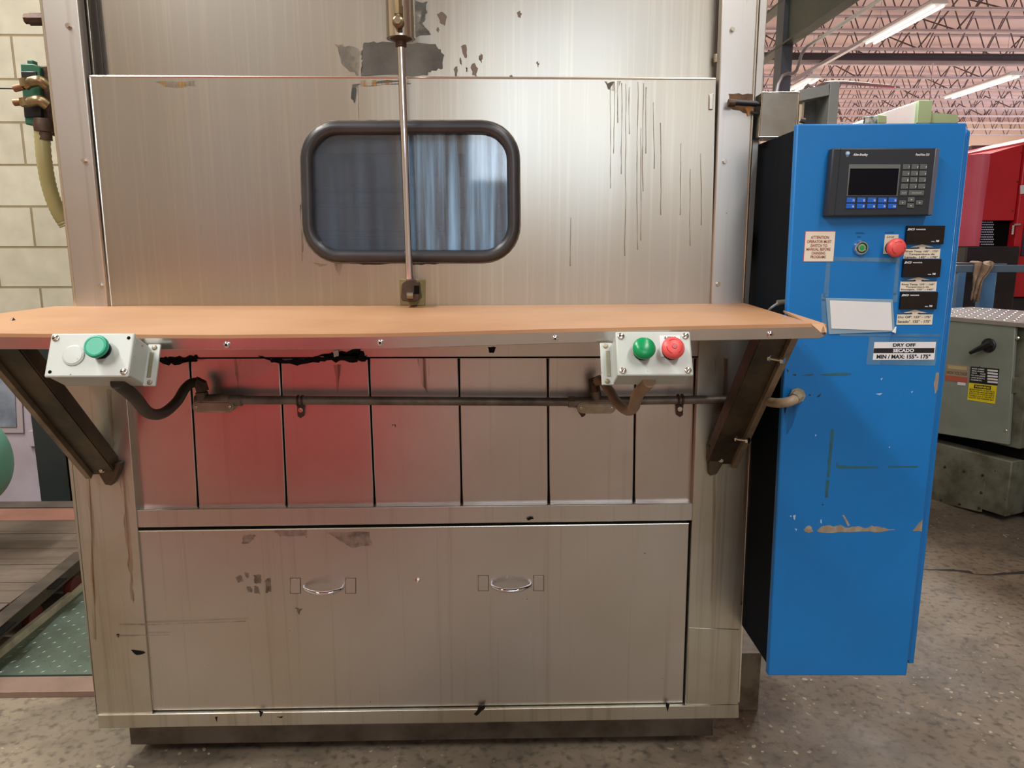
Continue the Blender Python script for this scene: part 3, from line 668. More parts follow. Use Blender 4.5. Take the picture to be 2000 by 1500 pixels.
# ================================================================== push-button boxes
def button_box(label, cx, cy_, kind):
    # local frame: u right, v up the face, n out of the face (tilted up)
    T = R_(27)
    u = Vector((1, 0, 0)); v = Vector((0, math.sin(T), math.cos(T))); n = Vector((0, -math.cos(T), math.sin(T)))
    C = P(cx, cy_, 1.165)
    root = thing('push_button_box', label, 'control box', C - n * .06 - v * .04, 'push-button boxes under the shelf front')
    w, h, d = (.0655, .0365, .056) if kind == 'L' else (.0605, .0375, .056)
    body = MB().obox(C - n * (d / 2 + .004), u * (w - .001), n * (d / 2 - .001), v * (h - .002)).build('enclosure', BOXP, root, .004, seg=3)
    lid = MB().obox(C - n * .003, u * w, n * .003, v * h).build('lid', BOXP, root, .0035, seg=3)
    # mounting ear
    s = 1 if kind == 'L' else -1
    mb = MB().m(0).obox(C - n * (d - .002) + u * s * (w + .008), u * .010, n * .0022, v * (h * .98)).m(1).obox(C - n * (d - .0045) + u * s * (w + .006), u * .0035, n * .0006, v * (h * .6))
    for q in (-1, 1): mb.m(2).lathe(C - n * (d - .004) + u * s * (w + .009) + v * q * h * .82, n, [(0, .0042), (.002, .0042), (.003, .002)], 14)
    mb.build('mounting_ear', [BOXP, BOXD, CONDL], root, .001)
    # steel tab that bolts it to the shelf edge
    mb = MB().obox(C - n * (d - .001) + v * (h * .9) , u * .04, n * .0015, v * .012); mb.build('hanger_tab', SCREW, root, .001)
    for sx_ in (-1, 1):
        for sv in (-1, 1):
            p = C + u * sx_ * (w - .0085) + v * sv * (h - .0085); mb = MB()
            if kind == 'L' and sx_ * sv == 1:
                mb.m(1).lathe(p, n, [(0, .0028), (.0003, .0028)], 14); mb.build('screw_hole', [SCREW, DARK], root)
            else:
                slot_screw(mb, p, n, .0056, random.uniform(-.9, .9)); mb.build('lid_screw', [SCREW, DARK], root)
    def mush(p, m, e_stop=False, flat=False):
        mb = MB(); mb.m(1).lathe(p, n, [(0, .0145), (.003, .0145), (.003, .011), (.012, .011)], 28)
        k = .009 if not flat else .006
        mb.m(0).lathe(p, n, [(.010, .014), (.013, .0175), (.018, .0182), (.022, .0165), (.025, .012), (.0262, .006), (.0265, .001)] if not flat else [(.013, .015), (.015, .0182), (.020, .0182), (.0222, .0170), (.0228, .0145), (.0222, .0138), (.0222, .001)], 32)
        o = mb.build('emergency_stop_button' if e_stop else 'green_button', [m, PVD], root)
        if e_stop:
            a = MB()
            for st in (60, 180, 300):
                pts = [p + n * .0248 + (u * math.cos(R_(st + k * 10)) + v * math.sin(R_(st + k * 10))) * .0118 for k in range(8)]
                a.tube(pts, .0008, 6)
            a.lathe(p + n * .0262, n, [(0, .0045), (.001, .0038)], 20)
            a.build('arrow_relief', REDD, o)
    if kind == 'L':
        mb = MB().m(0).lathe(C - u * .0245 - v * .001, n, [(0, .0172), (.0012, .0172), (.0022, .0155), (.0022, .0145), (.0028, .0140), (.003, .001)], 32).build('blanking_plug', BOXP, root)
        mush(C + u * .0185 + v * .0075, TEALG, flat=True)
    else:
        mush(C - u * .0195 + v * .0025, GREEN)
        o = C + u * .012 - v * .006
        mb = MB().m(0).prism([o - u * .002, o + u * .031, o + u * .031 + v * .036, o - u * .002 + v * .036], n * .001)
        mb.m(1).text('E-STOP', o + u * .006 + v * .0295 + n * .001, u, v, .018, .0042, bold=.02); mb.build('legend_plate', [PAPER, BLACKP], root)
        mush(C + u * .0265 + v * .003, RED, e_stop=True)
    return root, C, n, v, u, d, h, w
bL = button_box('grey push-button box with one green button and blank plug at the left of the shelf', 175, 693, 'L')
bR = button_box('grey push-button box with green button and red emergency stop beside the right bracket', 1278, 690, 'R')

# ================================================================== conduit run
YQ = 1.742
con = thing('electrical_conduit', 'grimy grey electrical conduit running horizontally across the lower washer panels', 'conduit', P(900, 785, YQ))
mb = MB(); mb.tube([P(452, 781, YQ), P(1120, 785, YQ)], .0105, 16); mb.build('pipe', CONDU, con)
mb = MB(); mb.tube([P(1195, 783, YQ), P(1478, 779, YQ)], .0105, 16); mb.build('pipe', CONDU, con)
def condulet(x0, x1, y0, y1, covm):
    yc = (y0 + y1) / 2; r = (y1 - y0) / 2
    def oval(g):
        pts = []
        for k in range(9): a = R_(90 - 180 * k / 8); pts.append((x1 - r + (r - g) * math.cos(a), yc - (r - g) * math.sin(a)))
        for k in range(9): a = R_(270 - 180 * k / 8); pts.append((x0 + r + (r - g) * math.cos(a), yc - (r - g) * math.sin(a)))
        return pts
    b = slab('condulet', oval(0), YQ - .014, .034, CONDL, con, .002)
    slab('cover_plate', oval(3.5), YQ - .0165, .003, covm, b, .001)
    for x in (x0 + 8, x1 - 8):
        mb = MB(); slot_screw(mb, P(x, yc, YQ - .0165), FRONT, .0035, .4); mb.build('cover_screw', [SCREW, DARK], b)
    return b
condulet(375, 456, 783, 806, mat('condulet_cover', (150, 142, 124), .4, .4, blotch=(88, 78, 60), bs=12, ba=.6))
condulet(1127, 1203, 785, 808, CONDL)
mb = MB()
mb.tube([P(383, 783, YQ), P(450, 779, YQ)], .014, 14); mb.tube([P(445, 782, YQ), P(472, 782, YQ)], .0135, 14); mb.tube([P(470, 781.5, YQ), P(474, 781.5, YQ)], .0125, 14)
mb.tube([P(397, 790, YQ), P(394, 766, YQ)], .0145, 14); mb.build('elbow_body', CONDU, con)
mb = MB(); mb.tube([P(1110, 785, YQ), P(1122, 785, YQ)], .015, 6); mb.tube([P(1120, 786, YQ), P(1192, 783, YQ)], .013, 14); mb.tube([P(1166, 788, YQ), P(1163, 764, YQ)], .0125, 14); mb.build('elbow_body', CONDU, con)
mb = MB(); mb.tube([P(1132, 800, YQ), P(1140, 812, YQ)], .006, 8); mb.build('strap_end', RUSTY, con)
for x, y in ((587, 783), (1328, 781)):
    mb = MB(); c = P(x, y, YQ)
    pts = [c + Vector((0, math.cos(R_(a)) * .0125, math.sin(R_(a)) * .0125)) for a in range(-60, 250, 15)]
    for dx in (-.005, .005): mb.tube([p + Vector((dx, 0, 0)) for p in pts], .0028, 8)
    mb.prism([P(x - 7, y + 10, YL + .013), P(x + 7, y + 10, YL + .013), P(x + 6, y + 30, YL + .013), P(x, y + 34, YL + .013), P(x - 6, y + 30, YL + .013)], (0, .008, 0))
    cl_ = mb.build('clamp', RUSTY, con, .0006)
    mb = MB(); bolt_head(mb, P(x, y + 18, YL + .013), FRONT, .0045, .006); mb.build('clamp_bolt', SCREW, cl_)
# flexible conduits from the boxes
C, n_, v_, u_, d_, h_, w_ = bL[1:]
s0 = C - n_ * .03 - v_ * h_ + u_ * .0335
mb = MB(); mb.tube(smooth_path([s0, P(262, 775, 1.24), P(290, 806, 1.40), P(318, 807, 1.52), P(345, 785, 1.62), P(362, 758, 1.70), P(378, 747, 1.735), P(391, 753, YQ)]), .0112, 14); mb.build('flexible_hose', HOSED, con)
mb = MB(); mb.tube([P(380, 744, 1.735), P(392, 751, YQ), P(396, 764, YQ)], [.013, .0155, .0145], 8); mb.tube([P(388, 762, YQ), P(402, 762, YQ)], .009, 6); mb.build('hose_connector', RUSTY, con)
C, n_, v_, u_, d_, h_, w_ = bR[1:]
s0 = C - n_ * .03 - v_ * h_ - u_ * .0045
mb = MB(); mb.tube(smooth_path([s0, P(1245, 772, 1.25), P(1237, 796, 1.36), P(1224, 801, 1.45), P(1205, 786, 1.55), P(1190, 762, 1.64), P(1175, 744, 1.70), P(1164, 745, 1.735)]), .0108, 14); mb.build('flexible_hose', HOSE2, con)
mb = MB(); mb.tube([P(1172, 742, 1.72), P(1160, 746, YQ), P(1163, 765, YQ)], [.012, .014, .013], 8); mb.build('hose_connector', RUSTY, con)
# jumper to the blue cabinet
mb = MB(); mb.tube([P(1468, 779, YQ), P(1480, 779, YQ - .002)], .016, 6); mb.tube([P(1478, 779, YQ - .002), P(1490, 777, 1.67)], .013, 16); mb.build('hose_connector', CONDL, con)
mb = MB(); mb.tube(smooth_path([P(1487, 777, 1.68), P(1503, 785, 1.58), P(1525, 787, 1.525), P(1546, 783, 1.515), P(1556, 776, 1.53)]), .0105, 14); mb.build('flexible_hose', mat('buff_liquidtight', (168, 150, 122), .45, blotch=(110, 94, 72), bs=20, ba=.6), con)
mb = MB(); mb.tube([P(1551, 779, 1.522), P(1559, 773, 1.53)], .0135, 8); mb.tube([P(1558, 772, 1.55), P(1558, 772, 1.528)], .016, 8); mb.build('hose_connector', CONDL, con)

# ================================================================== blue control cabinet
YB1 = 1.55
cab = thing('control_cabinet', 'tall narrow blue electrical control cabinet right of the washer', 'control cabinet', (.76, 1.7, .4))
tl = P(1557, 242, YB1); trr = P(1889, 240, YB1); br = P(1771, 1320, YB1); bl = P(1500, 1320, YB1)
MB().prism([bl, br, trr, tl], (0, .018, 0)).build('cabinet_door', BLUE, cab, .003)
X0 = (tl.x + bl.x) / 2 + .012; X1 = (trr.x + br.x) / 2 + .0
zt, zbm = tl.z - .002, bl.z + .004
xs0t, xs0b = tl.x + .02, bl.x + .012
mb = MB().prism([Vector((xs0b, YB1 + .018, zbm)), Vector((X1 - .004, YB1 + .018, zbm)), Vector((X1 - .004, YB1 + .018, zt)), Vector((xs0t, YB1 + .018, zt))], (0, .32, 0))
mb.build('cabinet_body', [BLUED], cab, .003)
# right-hand flange strips of the body
q = [(1888, 250), (1896, 257), (1785, 1296), (1774, 1296)]
MB().prism([P(x, y, YB1 + .022) for x, y in q], (0, .2, 0)).build('side_flange', BLUE, cab, .002)
MB().prism([P(x, y, YB1 + .012) for x, y in [(1884, 262), (1889.5, 262), (1776, 1290), (1771, 1290)]], (0, .01, 0)).build('side_flange', BLUE, cab, .001)
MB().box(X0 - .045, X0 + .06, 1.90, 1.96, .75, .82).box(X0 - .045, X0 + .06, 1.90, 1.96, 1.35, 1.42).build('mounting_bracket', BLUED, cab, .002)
def cpt(x, y, off=0): return P(x, y, YB1) + Vector((0, -off, 0))
CHIP = mat('scraped_bare_metal', (142, 128, 108), .6, .1, blotch=(168, 160, 148), bs=40, ba=.7, bt=(.45, .6)); 
CHIPW = mat('pale_paint_chip', (170, 190, 206), .5); GREENU = mat('old_green_paint', (36, 98, 112), .5, blotch=(44, 76, 80), bs=30, ba=.8)
mark('paint_chip', [[(1596, 1037), (1604, 1029), (1616, 1026), (1630, 1028), (1642, 1026), (1652, 1030), (1662, 1030), (1676, 1028), (1690, 1031), (1702, 1027), (1715, 1029), (1735, 1033), (1750, 1035), (1728, 1038), (1700, 1039), (1640, 1040), (1600, 1040)], [(1570, 1036), (1578, 1026), (1586, 1030), (1588, 1039), (1574, 1040)]], YB1, CHIP, cab, 1.1, 3, t=.0004, label='scraped bare metal patches low on the door')
mark('paint_chip', [[(1783, 1037), (1792, 1026), (1802, 1014), (1800, 1038)]], YB1, CHIP, cab, .8, 3, t=.0004)
mark('paint_chip', [[(1645, 1006), (1649, 1006), (1660, 1026), (1656, 1028)]], YB1, CHIP, cab, .3, 3, t=.0004)
mark('paint_chip', [[(1549, 1007), (1554, 1006), (1553, 1016), (1550, 1014)], [(1543, 1008), (1546, 1007), (1545, 1011)], [(1552, 1032), (1557, 1033), (1555, 1038)], [(1603, 1014), (1605, 1015), (1605, 1023), (1602, 1020)], [(1592, 849), (1595, 850), (1593, 853)], [(1710, 769), (1724, 768), (1718, 772)], [(1736, 873), (1739, 872), (1737, 875)], [(1780, 765), (1783, 764), (1781, 768)], [(1720, 740), (1724, 738), (1722, 743)]], YB1, CHIPW, cab, .4, 2, t=.0004)
mark('old_paint_line', [[(1623, 840), (1629, 838), (1625, 880), (1620, 932), (1615, 932), (1618, 890)], [(1614, 938), (1620, 938), (1617, 972), (1611, 972)], [(1600, 731), (1622, 729), (1655, 728), (1664, 731), (1650, 733), (1604, 733)], [(1634, 902), (1640, 908), (1660, 910), (1715, 911), (1715, 914), (1640, 915), (1634, 914)], [(1735, 911), (1795, 910), (1790, 913), (1738, 914)], [(1565, 733), (1590, 730), (1586, 734)]], YB1, GREENU, cab, .7, 4, t=.0004, label='thin lines of older green paint')
mark('paint_chip', [[(1548, 731), (1556, 731), (1553, 735)], [(1579, 771), (1584, 770), (1583, 774)], [(1594, 775), (1604, 768), (1600, 776)], [(1605, 984), (1609, 985), (1607, 988)], [(1536, 720), (1541, 724), (1539, 728)]], YB1, mat('dark_chip', (40, 44, 52), .6), cab, .5, 3, t=.0004)
mark('paint_chip', [[(1829, 728), (1834, 728), (1831, 760), (1826, 770), (1824, 750)]], YB1, CHIP, cab, .8, 4, t=.0004)
OILS = mat('oil_run', (8, 50, 96), .4, alpha=(.35, .75, 1, (70, 70, 5), .35))
mark('oil_run', [[(1530, 790), (1562, 788), (1548, 830), (1536, 850)]], YB1, OILS, cab, 1, 4, t=.0003)

ux, uz = Vector((1, 0, 0)), Vector((0, 0, 1))
def plate(mb, x0, y0, x1, y1, Y, t):
    a, b, c, d = RC(x0, y0, x1, y1, Y)
    mb.box(a, b, Y - t, Y, c, d); return a, b, c, d
# operator terminal -------------------------------------------------
op = slab('operator_panel', [(1627, 289), (1836, 289), (1821, 421), (1614, 423)], YB1 - .022, .022, PVB, cab, .003)
slab('panel_side_strip', [(1828, 290), (1836, 290), (1821.5, 420), (1813, 420)], YB1 - .0235, .002, mat('panel_highlight', (84, 88, 102), .35), op, .001)
slab('panel_groove', [(1642, 290), (1643, 290), (1630.5, 420), (1629.5, 420)], YB1 - .0224, .001, PVD, op, 0)
YO = YB1 - .0222
slab('screen_bezel', [(1659, 321), (1759.5, 321), (1753, 383), (1654, 383)], YO - .001, .002, LCDF, op, .0005)
slab('screen', [(1661, 329), (1756, 329), (1751, 381.5), (1656, 381.5)], YO - .0016, .001, LCD, op, .0003)
def tx(mb, s, x0, y0, x1, y1, Y, **k):
    a, b, c, d = RC(x0, y0, x1, y1, Y); mb.text(s, (a, Y, c), ux, uz, b - a, d - c, **k)
mb = MB(); tx(mb, 'Allen-Bradley', 1666, 299.5, 1695, 306, YO, shear=.3, bold=.02); mb.build('lettering', WHITE, op, smooth=False)
mb = MB(); tx(mb, 'PanelView 550', 1788, 299.5, 1815, 304.5, YO, shear=.3, bold=.01); mb.build('lettering', WHITE, op, smooth=False)
mb = MB(); a, b, c, d = RC(1651, 295, 1660, 304, YO)
mb.m(0).lathe(((a + b) / 2, YO, (c + d) / 2), FRONT, [(0, (b - a) / 2), (.0005, (b - a) / 2)], 8); mb.m(1).text('AB', (a + .0015, YO - .0005, c + .0028), ux, uz, b - a - .003, .0045, bold=.03)
mb.m(1).text('QUALITY', (a + .002, YO, c - .0022), ux, uz, b - a - .004, .0012); mb.build('maker_badge', [mat('badge_blue', (110, 160, 200), .5), WHITE], op, smooth=False)
def key(cx, cy_, w, h, m, s, kind='t'):
    mb = MB(); a, b, c, d = RC(cx - w / 2, cy_ - h / 2, cx + w / 2, cy_ + h / 2, YO)
    mb.m(0).box(a, b, YO - .0018, YO, c, d)
    mb.cur = 1; yk = YO - .0019
    W2, H2 = b - a, d - c
    if s and kind == 't':
        tw = .0016 * len(s) if s not in '.-' else .0012
        mb.text(s, (b - tw - W2 * .12, yk, c + H2 * .22), ux, uz, tw, H2 * (.42 if s not in '.-' else .1), bold=.02)
    elif kind == 'a':
        ang = {'up': 90, 'down': -90, 'left': 180, 'right': 0}[s]; cc = Vector(((a + b) / 2, yk - .0004, (c + d) / 2)); r = .0016
        mb.add([cc + Vector((math.cos(R_(ang + q)) * r, 0, math.sin(R_(ang + q)) * r)) for q in (0, 120, 240)], [[0, 1, 2]])
    elif kind == 'arrow':
        cc = Vector(((a + b) / 2, yk - .0004, (c + d) / 2)); L_ = W2 * .3
        mb.add([cc + Vector(v) for v in [(-L_, 0, 0), (-L_ + .0015, 0, .001), (-L_ + .0015, 0, -.001)]], [[0, 1, 2]])
        mb.add([cc + Vector(v) for v in [(-L_ + .001, 0, .0003), (L_, 0, .0003), (L_, 0, -.0003), (-L_ + .001, 0, -.0003)]], [[0, 1, 2, 3]])
        if s == 'enter': mb.add([cc + Vector(v) for v in [(L_ - .0006, 0, .0014), (L_, 0, .0014), (L_, 0, 0), (L_ - .0006, 0, 0)]], [[0, 1, 2, 3]])
    o = mb.build('key', [m, WHITE], op, smooth=False)
    bv = o.modifiers.new('b', 'BEVEL'); bv.width = .0006; bv.segments = 1; bv.limit_method = 'ANGLE'
for r_i, row in enumerate(['789', '456', '123', '.0-']):
    for c_i, ch in enumerate(row):
        key(1770 + c_i * 16.6 - r_i * 1.3, 326 + r_i * 12.7, 14, 10, KEYG, ch)
key(1764.5, 377, 14, 10, KEYG, 'back', 'arrow'); key(1789, 377, 30, 10, KEYG, 'enter', 'arrow')
for s, x, y in (('up', 1779, 390), ('left', 1762, 396), ('right', 1795, 396), ('down', 1778, 402)): key(x, y, 13.5, 9, KEYG, s, 'a')
for i in range(5):
    key(1661.5 + i * 20.4, 391, 16.5, 9.5, KEYB, 'F%d' % (i + 1)); key(1660.5 + i * 20.4, 402.7, 16.5, 9.5, KEYB, 'F%d' % (i + 6))
# attention label
def label(name, x0, y0, x1, y1, base, lines, txm, t=.0006, edge=None, **k):
    mb = MB(); Y = YB1
    a, b, c, d = RC(x0, y0, x1, y1, Y)
    if edge: mb.m(2).box(a - .0012, b + .0002, Y - t * .8, Y, c - .0004, d + .001)
    mb.m(0).box(a, b, Y - t, Y, c, d); mb.cur = 1
    for s, lx0, ly0, lx1, ly1 in lines:
        tx(mb, s, lx0, ly0, lx1, ly1, Y - t, **k)
    return mb.build(name, [base, txm] + ([edge] if edge else []), cab, smooth=False)
label('attention_label', 1571.5, 452.5, 1629, 510.5, CREAM, [('ATTENTION', 1583.5, 460.5, 1619, 466.5), ('OPERATOR MUST', 1576, 469, 1624, 474.5), ('SWITCH TO', 1583, 477, 1615.5, 482.5), ('MANUAL BEFORE', 1575, 484, 1622, 489.5), ('CHANGING', 1585, 491.5, 1611.5, 497), ('PROGRAMS', 1583, 499, 1612.5, 504.5)], BROWNP, edge=REDE, bold=.012, t=.001)
# green pilot push button, e-stop
p = P(1680, 484, YB1)
mb = MB(); mb.m(0).lathe(p, FRONT, [(0, .0155), (.004, .0155), (.008, .013), (.008, .011)], 28); mb.m(1).lathe(p, FRONT, [(.004, .0118), (.009, .0112), (.0095, .009), (.007, .007), (.007, .001)], 28)
mb.m(2).lathe(p, FRONT, [(.007, .006), (.0085, .005), (.009, .001)], 20); mb.build('start_button', [CHROME, mat('dark_green_lens', (10, 70, 40), .25), mat('green_lens', (20, 150, 74), .25)], cab)
label('estop_legend', 1726.5, 458, 1753, 496, CREAM, [('E-STOP', 1732, 461.5, 1746, 464.5)], BLACKP, t=.0008)
mb = MB(); tx(mb, 'CONTROL', 1670, 453.5, 1688, 457, YB1 - .0002); tx(mb, 'ON', 1674, 461, 1681, 464.5, YB1 - .0002); tx(mb, 'E-STOP', 1729, 452.5, 1746, 455.5, YB1 - .0002)
mb.build('engraved_lettering', mat('navy_print', (10, 50, 96), .5), cab, smooth=False)
p = P(1741, 484, YB1)
mb = MB(); mb.m(1).lathe(p, FRONT, [(0, .014), (.006, .014), (.006, .010), (.014, .010)]); mb.m(0).lathe(p, FRONT, [(.012, .014), (.016, .0192), (.021, .0196), (.025, .0175), (.028, .012), (.029, .006), (.0292, .001)], 32); es = mb.build('emergency_stop_button', [RED, PVD], cab)
a_ = MB()
for st in (60, 180, 300): a_.tube([p + FRONT * .0275 + (ux * math.cos(R_(st + k * 10)) + uz * math.sin(R_(st + k * 10))) * .0125 for k in range(8)], .0008, 6)
a_.build('arrow_relief', REDD, es)
# thermometers with arrow labels
for (x0, y0, x1, y1), (nx0, ny0, nx1, ny1), lines in [
    ((1767.5, 441, 1840.5, 477), (1765, 485.5, 1835.5, 505), [('Wash Temp. 145° - 170°', 1768, 489, 1832, 493.5), ('Temperatura de', 1775, 494.5, 1825, 499), ('Lavado. 145° - 170°', 1767, 500, 1831, 504.3)]),
    ((1761.5, 506, 1833.5, 541), (1758, 549.5, 1828.5, 569), [('Rinse Temp. 135° - 160°', 1761, 553.5, 1825, 558), ('Temperatura de', 1769, 558.7, 1814, 562.5), ('Enjuague. 135° - 160°', 1760, 563.5, 1823, 567.5)]),
    ((1756.5, 570, 1827, 603.5), (1751.5, 613.5, 1821, 634), [('Dry Off°. 155° - 175°', 1754, 617, 1818, 622.5), ('Secado°. 155° - 175°', 1753, 625, 1817, 630.5)])]:
    mb = MB(); a, b, c, d = RC(x0, y0, x1, y1, YB1); mb.m(0).box(a, b, YB1 - .007, YB1, c, d); mb.cur = 1
    w = x1 - x0; h = y1 - y0; Yt = YB1 - .0072
    tx(mb, 'ENCO', x0 + w * .085, y0 + h * .13, x0 + w * .26, y0 + h * .25, Yt, shear=.25, bold=.04)
    tx(mb, 'J', x0 + w * .06, y0 + h * .13, x0 + w * .10, y0 + h * .26, Yt, shear=.4, bold=.05)
    tx(mb, 'THERMOMETER', x0 + w * .29, y0 + h * .165, x0 + w * .55, y0 + h * .235, Yt, bold=.03)
    tx(mb, 'MODEL', x0 + w * .70, y0 + h * .83, x0 + w * .79, y0 + h * .88, Yt, bold=.03)
    tx(mb, '768', x0 + w * .82, y0 + h * .77, x0 + w * .91, y0 + h * .88, Yt, shear=.15, bold=.04)
    o = mb.build('thermometer', [JEN, WHITE], cab, smooth=False)
    slab('thermometer_display', [(x0 + w * .2, y0 + h * .36), (x1 - w * .3, y0 + h * .36), (x1 - w * .32, y0 + h * .74), (x0 + w * .18, y0 + h * .74)], YB1 - .0073, .0004, mat('display_maroon', (24, 12, 14), .1), o, 0)
    lab = label('temperature_label', nx0, ny0, nx1, ny1, CREAM, lines, BLACKP, t=.0008, bold=.01)
    mb = MB(); xm = (nx0 + nx1) / 2 + 1; f = YB1 - .0009
    A = lambda dx, y: P(xm + dx, y, f)
    tp = ny0 - 8.5; wg = ny0 - 3
    mb.m(0).prism([A(-5, ny0 + .5), A(-5, ny0 - 2.5), A(-23, ny0 - 2.5), A(0, tp), A(23, ny0 - 2.5), A(5, ny0 - 2.5) , A(5, ny0 + .5)], (0, .0008, 0))
    mb.m(1).prism([A(-34, ny0 + .2), A(-34, ny0 - 1), A(-9, ny0 - 1), A(-9, ny0 - 3), A(-7.5, ny0 - 3), A(-7.5, ny0 + .2)], (0, -.0004, 0))
    mb.m(1).prism([A(34, ny0 + .2), A(34, ny0 - 1), A(9, ny0 - 1), A(9, ny0 - 3), A(7.5, ny0 - 3), A(7.5, ny0 + .2)], (0, -.0004, 0))
    mb.build('arrow_mark', [CREAM, BLACKP], lab, smooth=False)
# paper in sleeve
sl = slab('document_sleeve', [(1613, 582), (1744, 585), (1748, 648), (1619, 653)], YB1 - .002, .002, SLEEVE, cab, .0005)
slab('paper_sheet', [(1621, 587), (1740, 591), (1743, 646), (1624, 642)], YB1 - .003, .001, PAPER, sl, .0003)
slab('sleeve_corner', [(1744, 649), (1751, 638), (1750, 651)], YB1 - .006, .004, WHITE, sl, .0003)
# dry off label
a = label('dry_off_label', 1706, 668, 1826, 702.5, PAPER, [('DRY OFF', 1744, 670.5, 1788, 677), ('MIN / MAX: 155°- 175°', 1712, 692, 1817, 700.5)], BLACKP, t=.0008, bold=.035)
mb = MB(); xa, xb, za, zb2 = RC(1706.5, 680, 1824.5, 689.5, YB1 - .0009); mb.m(0).box(xa, xb, YB1 - .0011, YB1 - .0006, za, zb2); mb.cur = 1
tx(mb, 'SECADO', 1744, 681, 1785, 688, YB1 - .0012, bold=.04); mb.build('black_band', [BLACKP, WHITE], a, smooth=False)
for k, q in enumerate([[(1698, 658), (1834, 662), (1831, 668), (1828, 706), (1826, 714), (1692, 712)], [(1628, 502), (1757, 504), (1758, 512), (1628, 510)], [(1614, 512), (1622, 512), (1618, 580), (1608, 580)], [(1750, 512), (1757, 512), (1752, 575), (1744, 578)], [(1604, 584), (1612, 584), (1616, 650), (1606, 650)], [(1640, 652), (1836, 652), (1836, 658), (1640, 656)], [(1604, 574), (1612, 573), (1612, 588), (1603, 588)], [(1744, 572), (1754, 572), (1752, 590), (1743, 590)]]):
    mb = MB().prism([P(x, y, YB1 - .0004) for x, y in q], (0, .0004, 0)); mb.build('tape_strip', TAPE, cab, smooth=False)
# cable gland on the cabinet side and grey cord
mb = MB(); mb.cyl(P(1518, 592, 1.60), P(1543, 590, 1.60), .0068, seg=12); mb.build('cable_gland', mat('grey_gland', (112, 108, 96), .5), cab)
mb = MB(); mb.tube(smooth_path([P(1520, 592, 1.60), P(1508, 600, 1.6), P(1500, 608, 1.62)]), .003, 8); mb.build('grey_cord', mat('cord_grey', (140, 142, 146), .5), cab)
# junction box between post and cabinet
jb = thing('junction_box', 'square bare steel junction box between the right post and blue cabinet top', 'junction box', P(1520, 230, 1.76))
zs = tl.z + .004
A_ = P(1489, 180, 1.76); B_ = P(1561, 180, 1.76); C_ = P(1553, 278, 1.76); D_ = P(1481, 278, 1.76); C_.z = max(C_.z, zs); D_.z = C_.z
MB().prism([A_, B_, C_, D_], (0, .07, 0)).build('enclosure', BLUESTEEL, jb, .002)
mb = MB(); mb.tube([A_, B_, C_, D_], .0018, 6, closed=True); mb.build('folded_rim', EDGE, jb)
mb = MB(); mb.cyl(P(1562, 234, 1.79), P(1572, 236, 1.79), .006, seg=6); mb.build('bolt', SCREW, jb)

# ================================================================== valve on the washer's left side
val = thing('solenoid_valve', 'green solenoid valve with brass elbows on the left side of the washer', 'valve', P(80, 200, 1.9))
YV = 1.92
slab('valve_body', [(39, 124), (64, 124), (78, 130), (78, 245), (49, 243), (46, 215), (43, 180)], YV, .06, VALVEG, val, .003)
slab('coil_band', [(40, 139), (70, 139), (72, 158), (42, 160)], YV - .004, .02, PVD, val, .002)
slab('coil_band', [(45, 205), (78, 205), (80, 228), (47, 229)], YV - .004, .02, PVD, val, .002)
slab('valve_cap', [(52, 117), (64, 117), (65, 126), (53, 126)], YV + .002, .02, VALVEG, val, .002)
slab('terminal_block', [(68, 128), (140, 126), (160, 270), (88, 262), (76, 200)], YV + .01, .05, RUSTY, val, .004)
for y, dx, dy in ((160, -2, 12), (198, -6, 1)):
    mb = MB(); mb.tube(smooth_path([P(92, y + 8, YV - .02), P(76, y - 2, YV - .03), P(56, y + 2, YV - .03), P(48, y + dy * .6, YV - .03)]), .0125, 14)
    mb.tube([P(50, y - 6, YV - .03), P(53, y + 10, YV - .03)], .0145, 6)
    mb.build('elbow_fitting', BRASS, val)
    mb = MB(); mb.cyl(P(46, y + dy * .7, YV - .03), P(28, y + dy + 1, YV - .03), .0085, seg=12); mb.build('copper_stub', mat('copper_brown', (140, 104, 76), .45, .6), val)
mb = MB(); mb.lathe(P(84, 232, YV - .02), (-.03, 0, -1), [(0, .019), (.015, .022), (.03, .021), (.032, .017), (.05, .017)]); mb.build('hose_connector', RUSTY, val)
HP_ = smooth_path([P(82, 256, YV - .02), P(86, 310, YV - .02), P(96, 365, YV - .01), P(112, 410, YV), P(130, 440, YV + .01)], 10)
mb = MB(); mb.tube(HP_, [.0165 + (.0014 if i % 2 else 0) for i in range(len(HP_))], 14); mb.build('ribbed_hose', TUBEY, val)
mb = MB(); mb.cyl(P(-20, 172, YV), P(30, 173, YV - .02), .0018, seg=6); mb.build('copper_line', PVD, val)
fit = thing('pipe_fitting', 'small dark rusty pipe fitting sticking out high on the washer left edge', 'pipe fitting', P(62, 38, YV))
mb = MB(); mb.cyl(P(50, 37, YV), P(60, 37, YV), .012, seg=8); mb.cyl(P(59, 38, YV), P(140, 38, YV), .0145, seg=8); mb.build('fitting_body', RUSTY, fit)

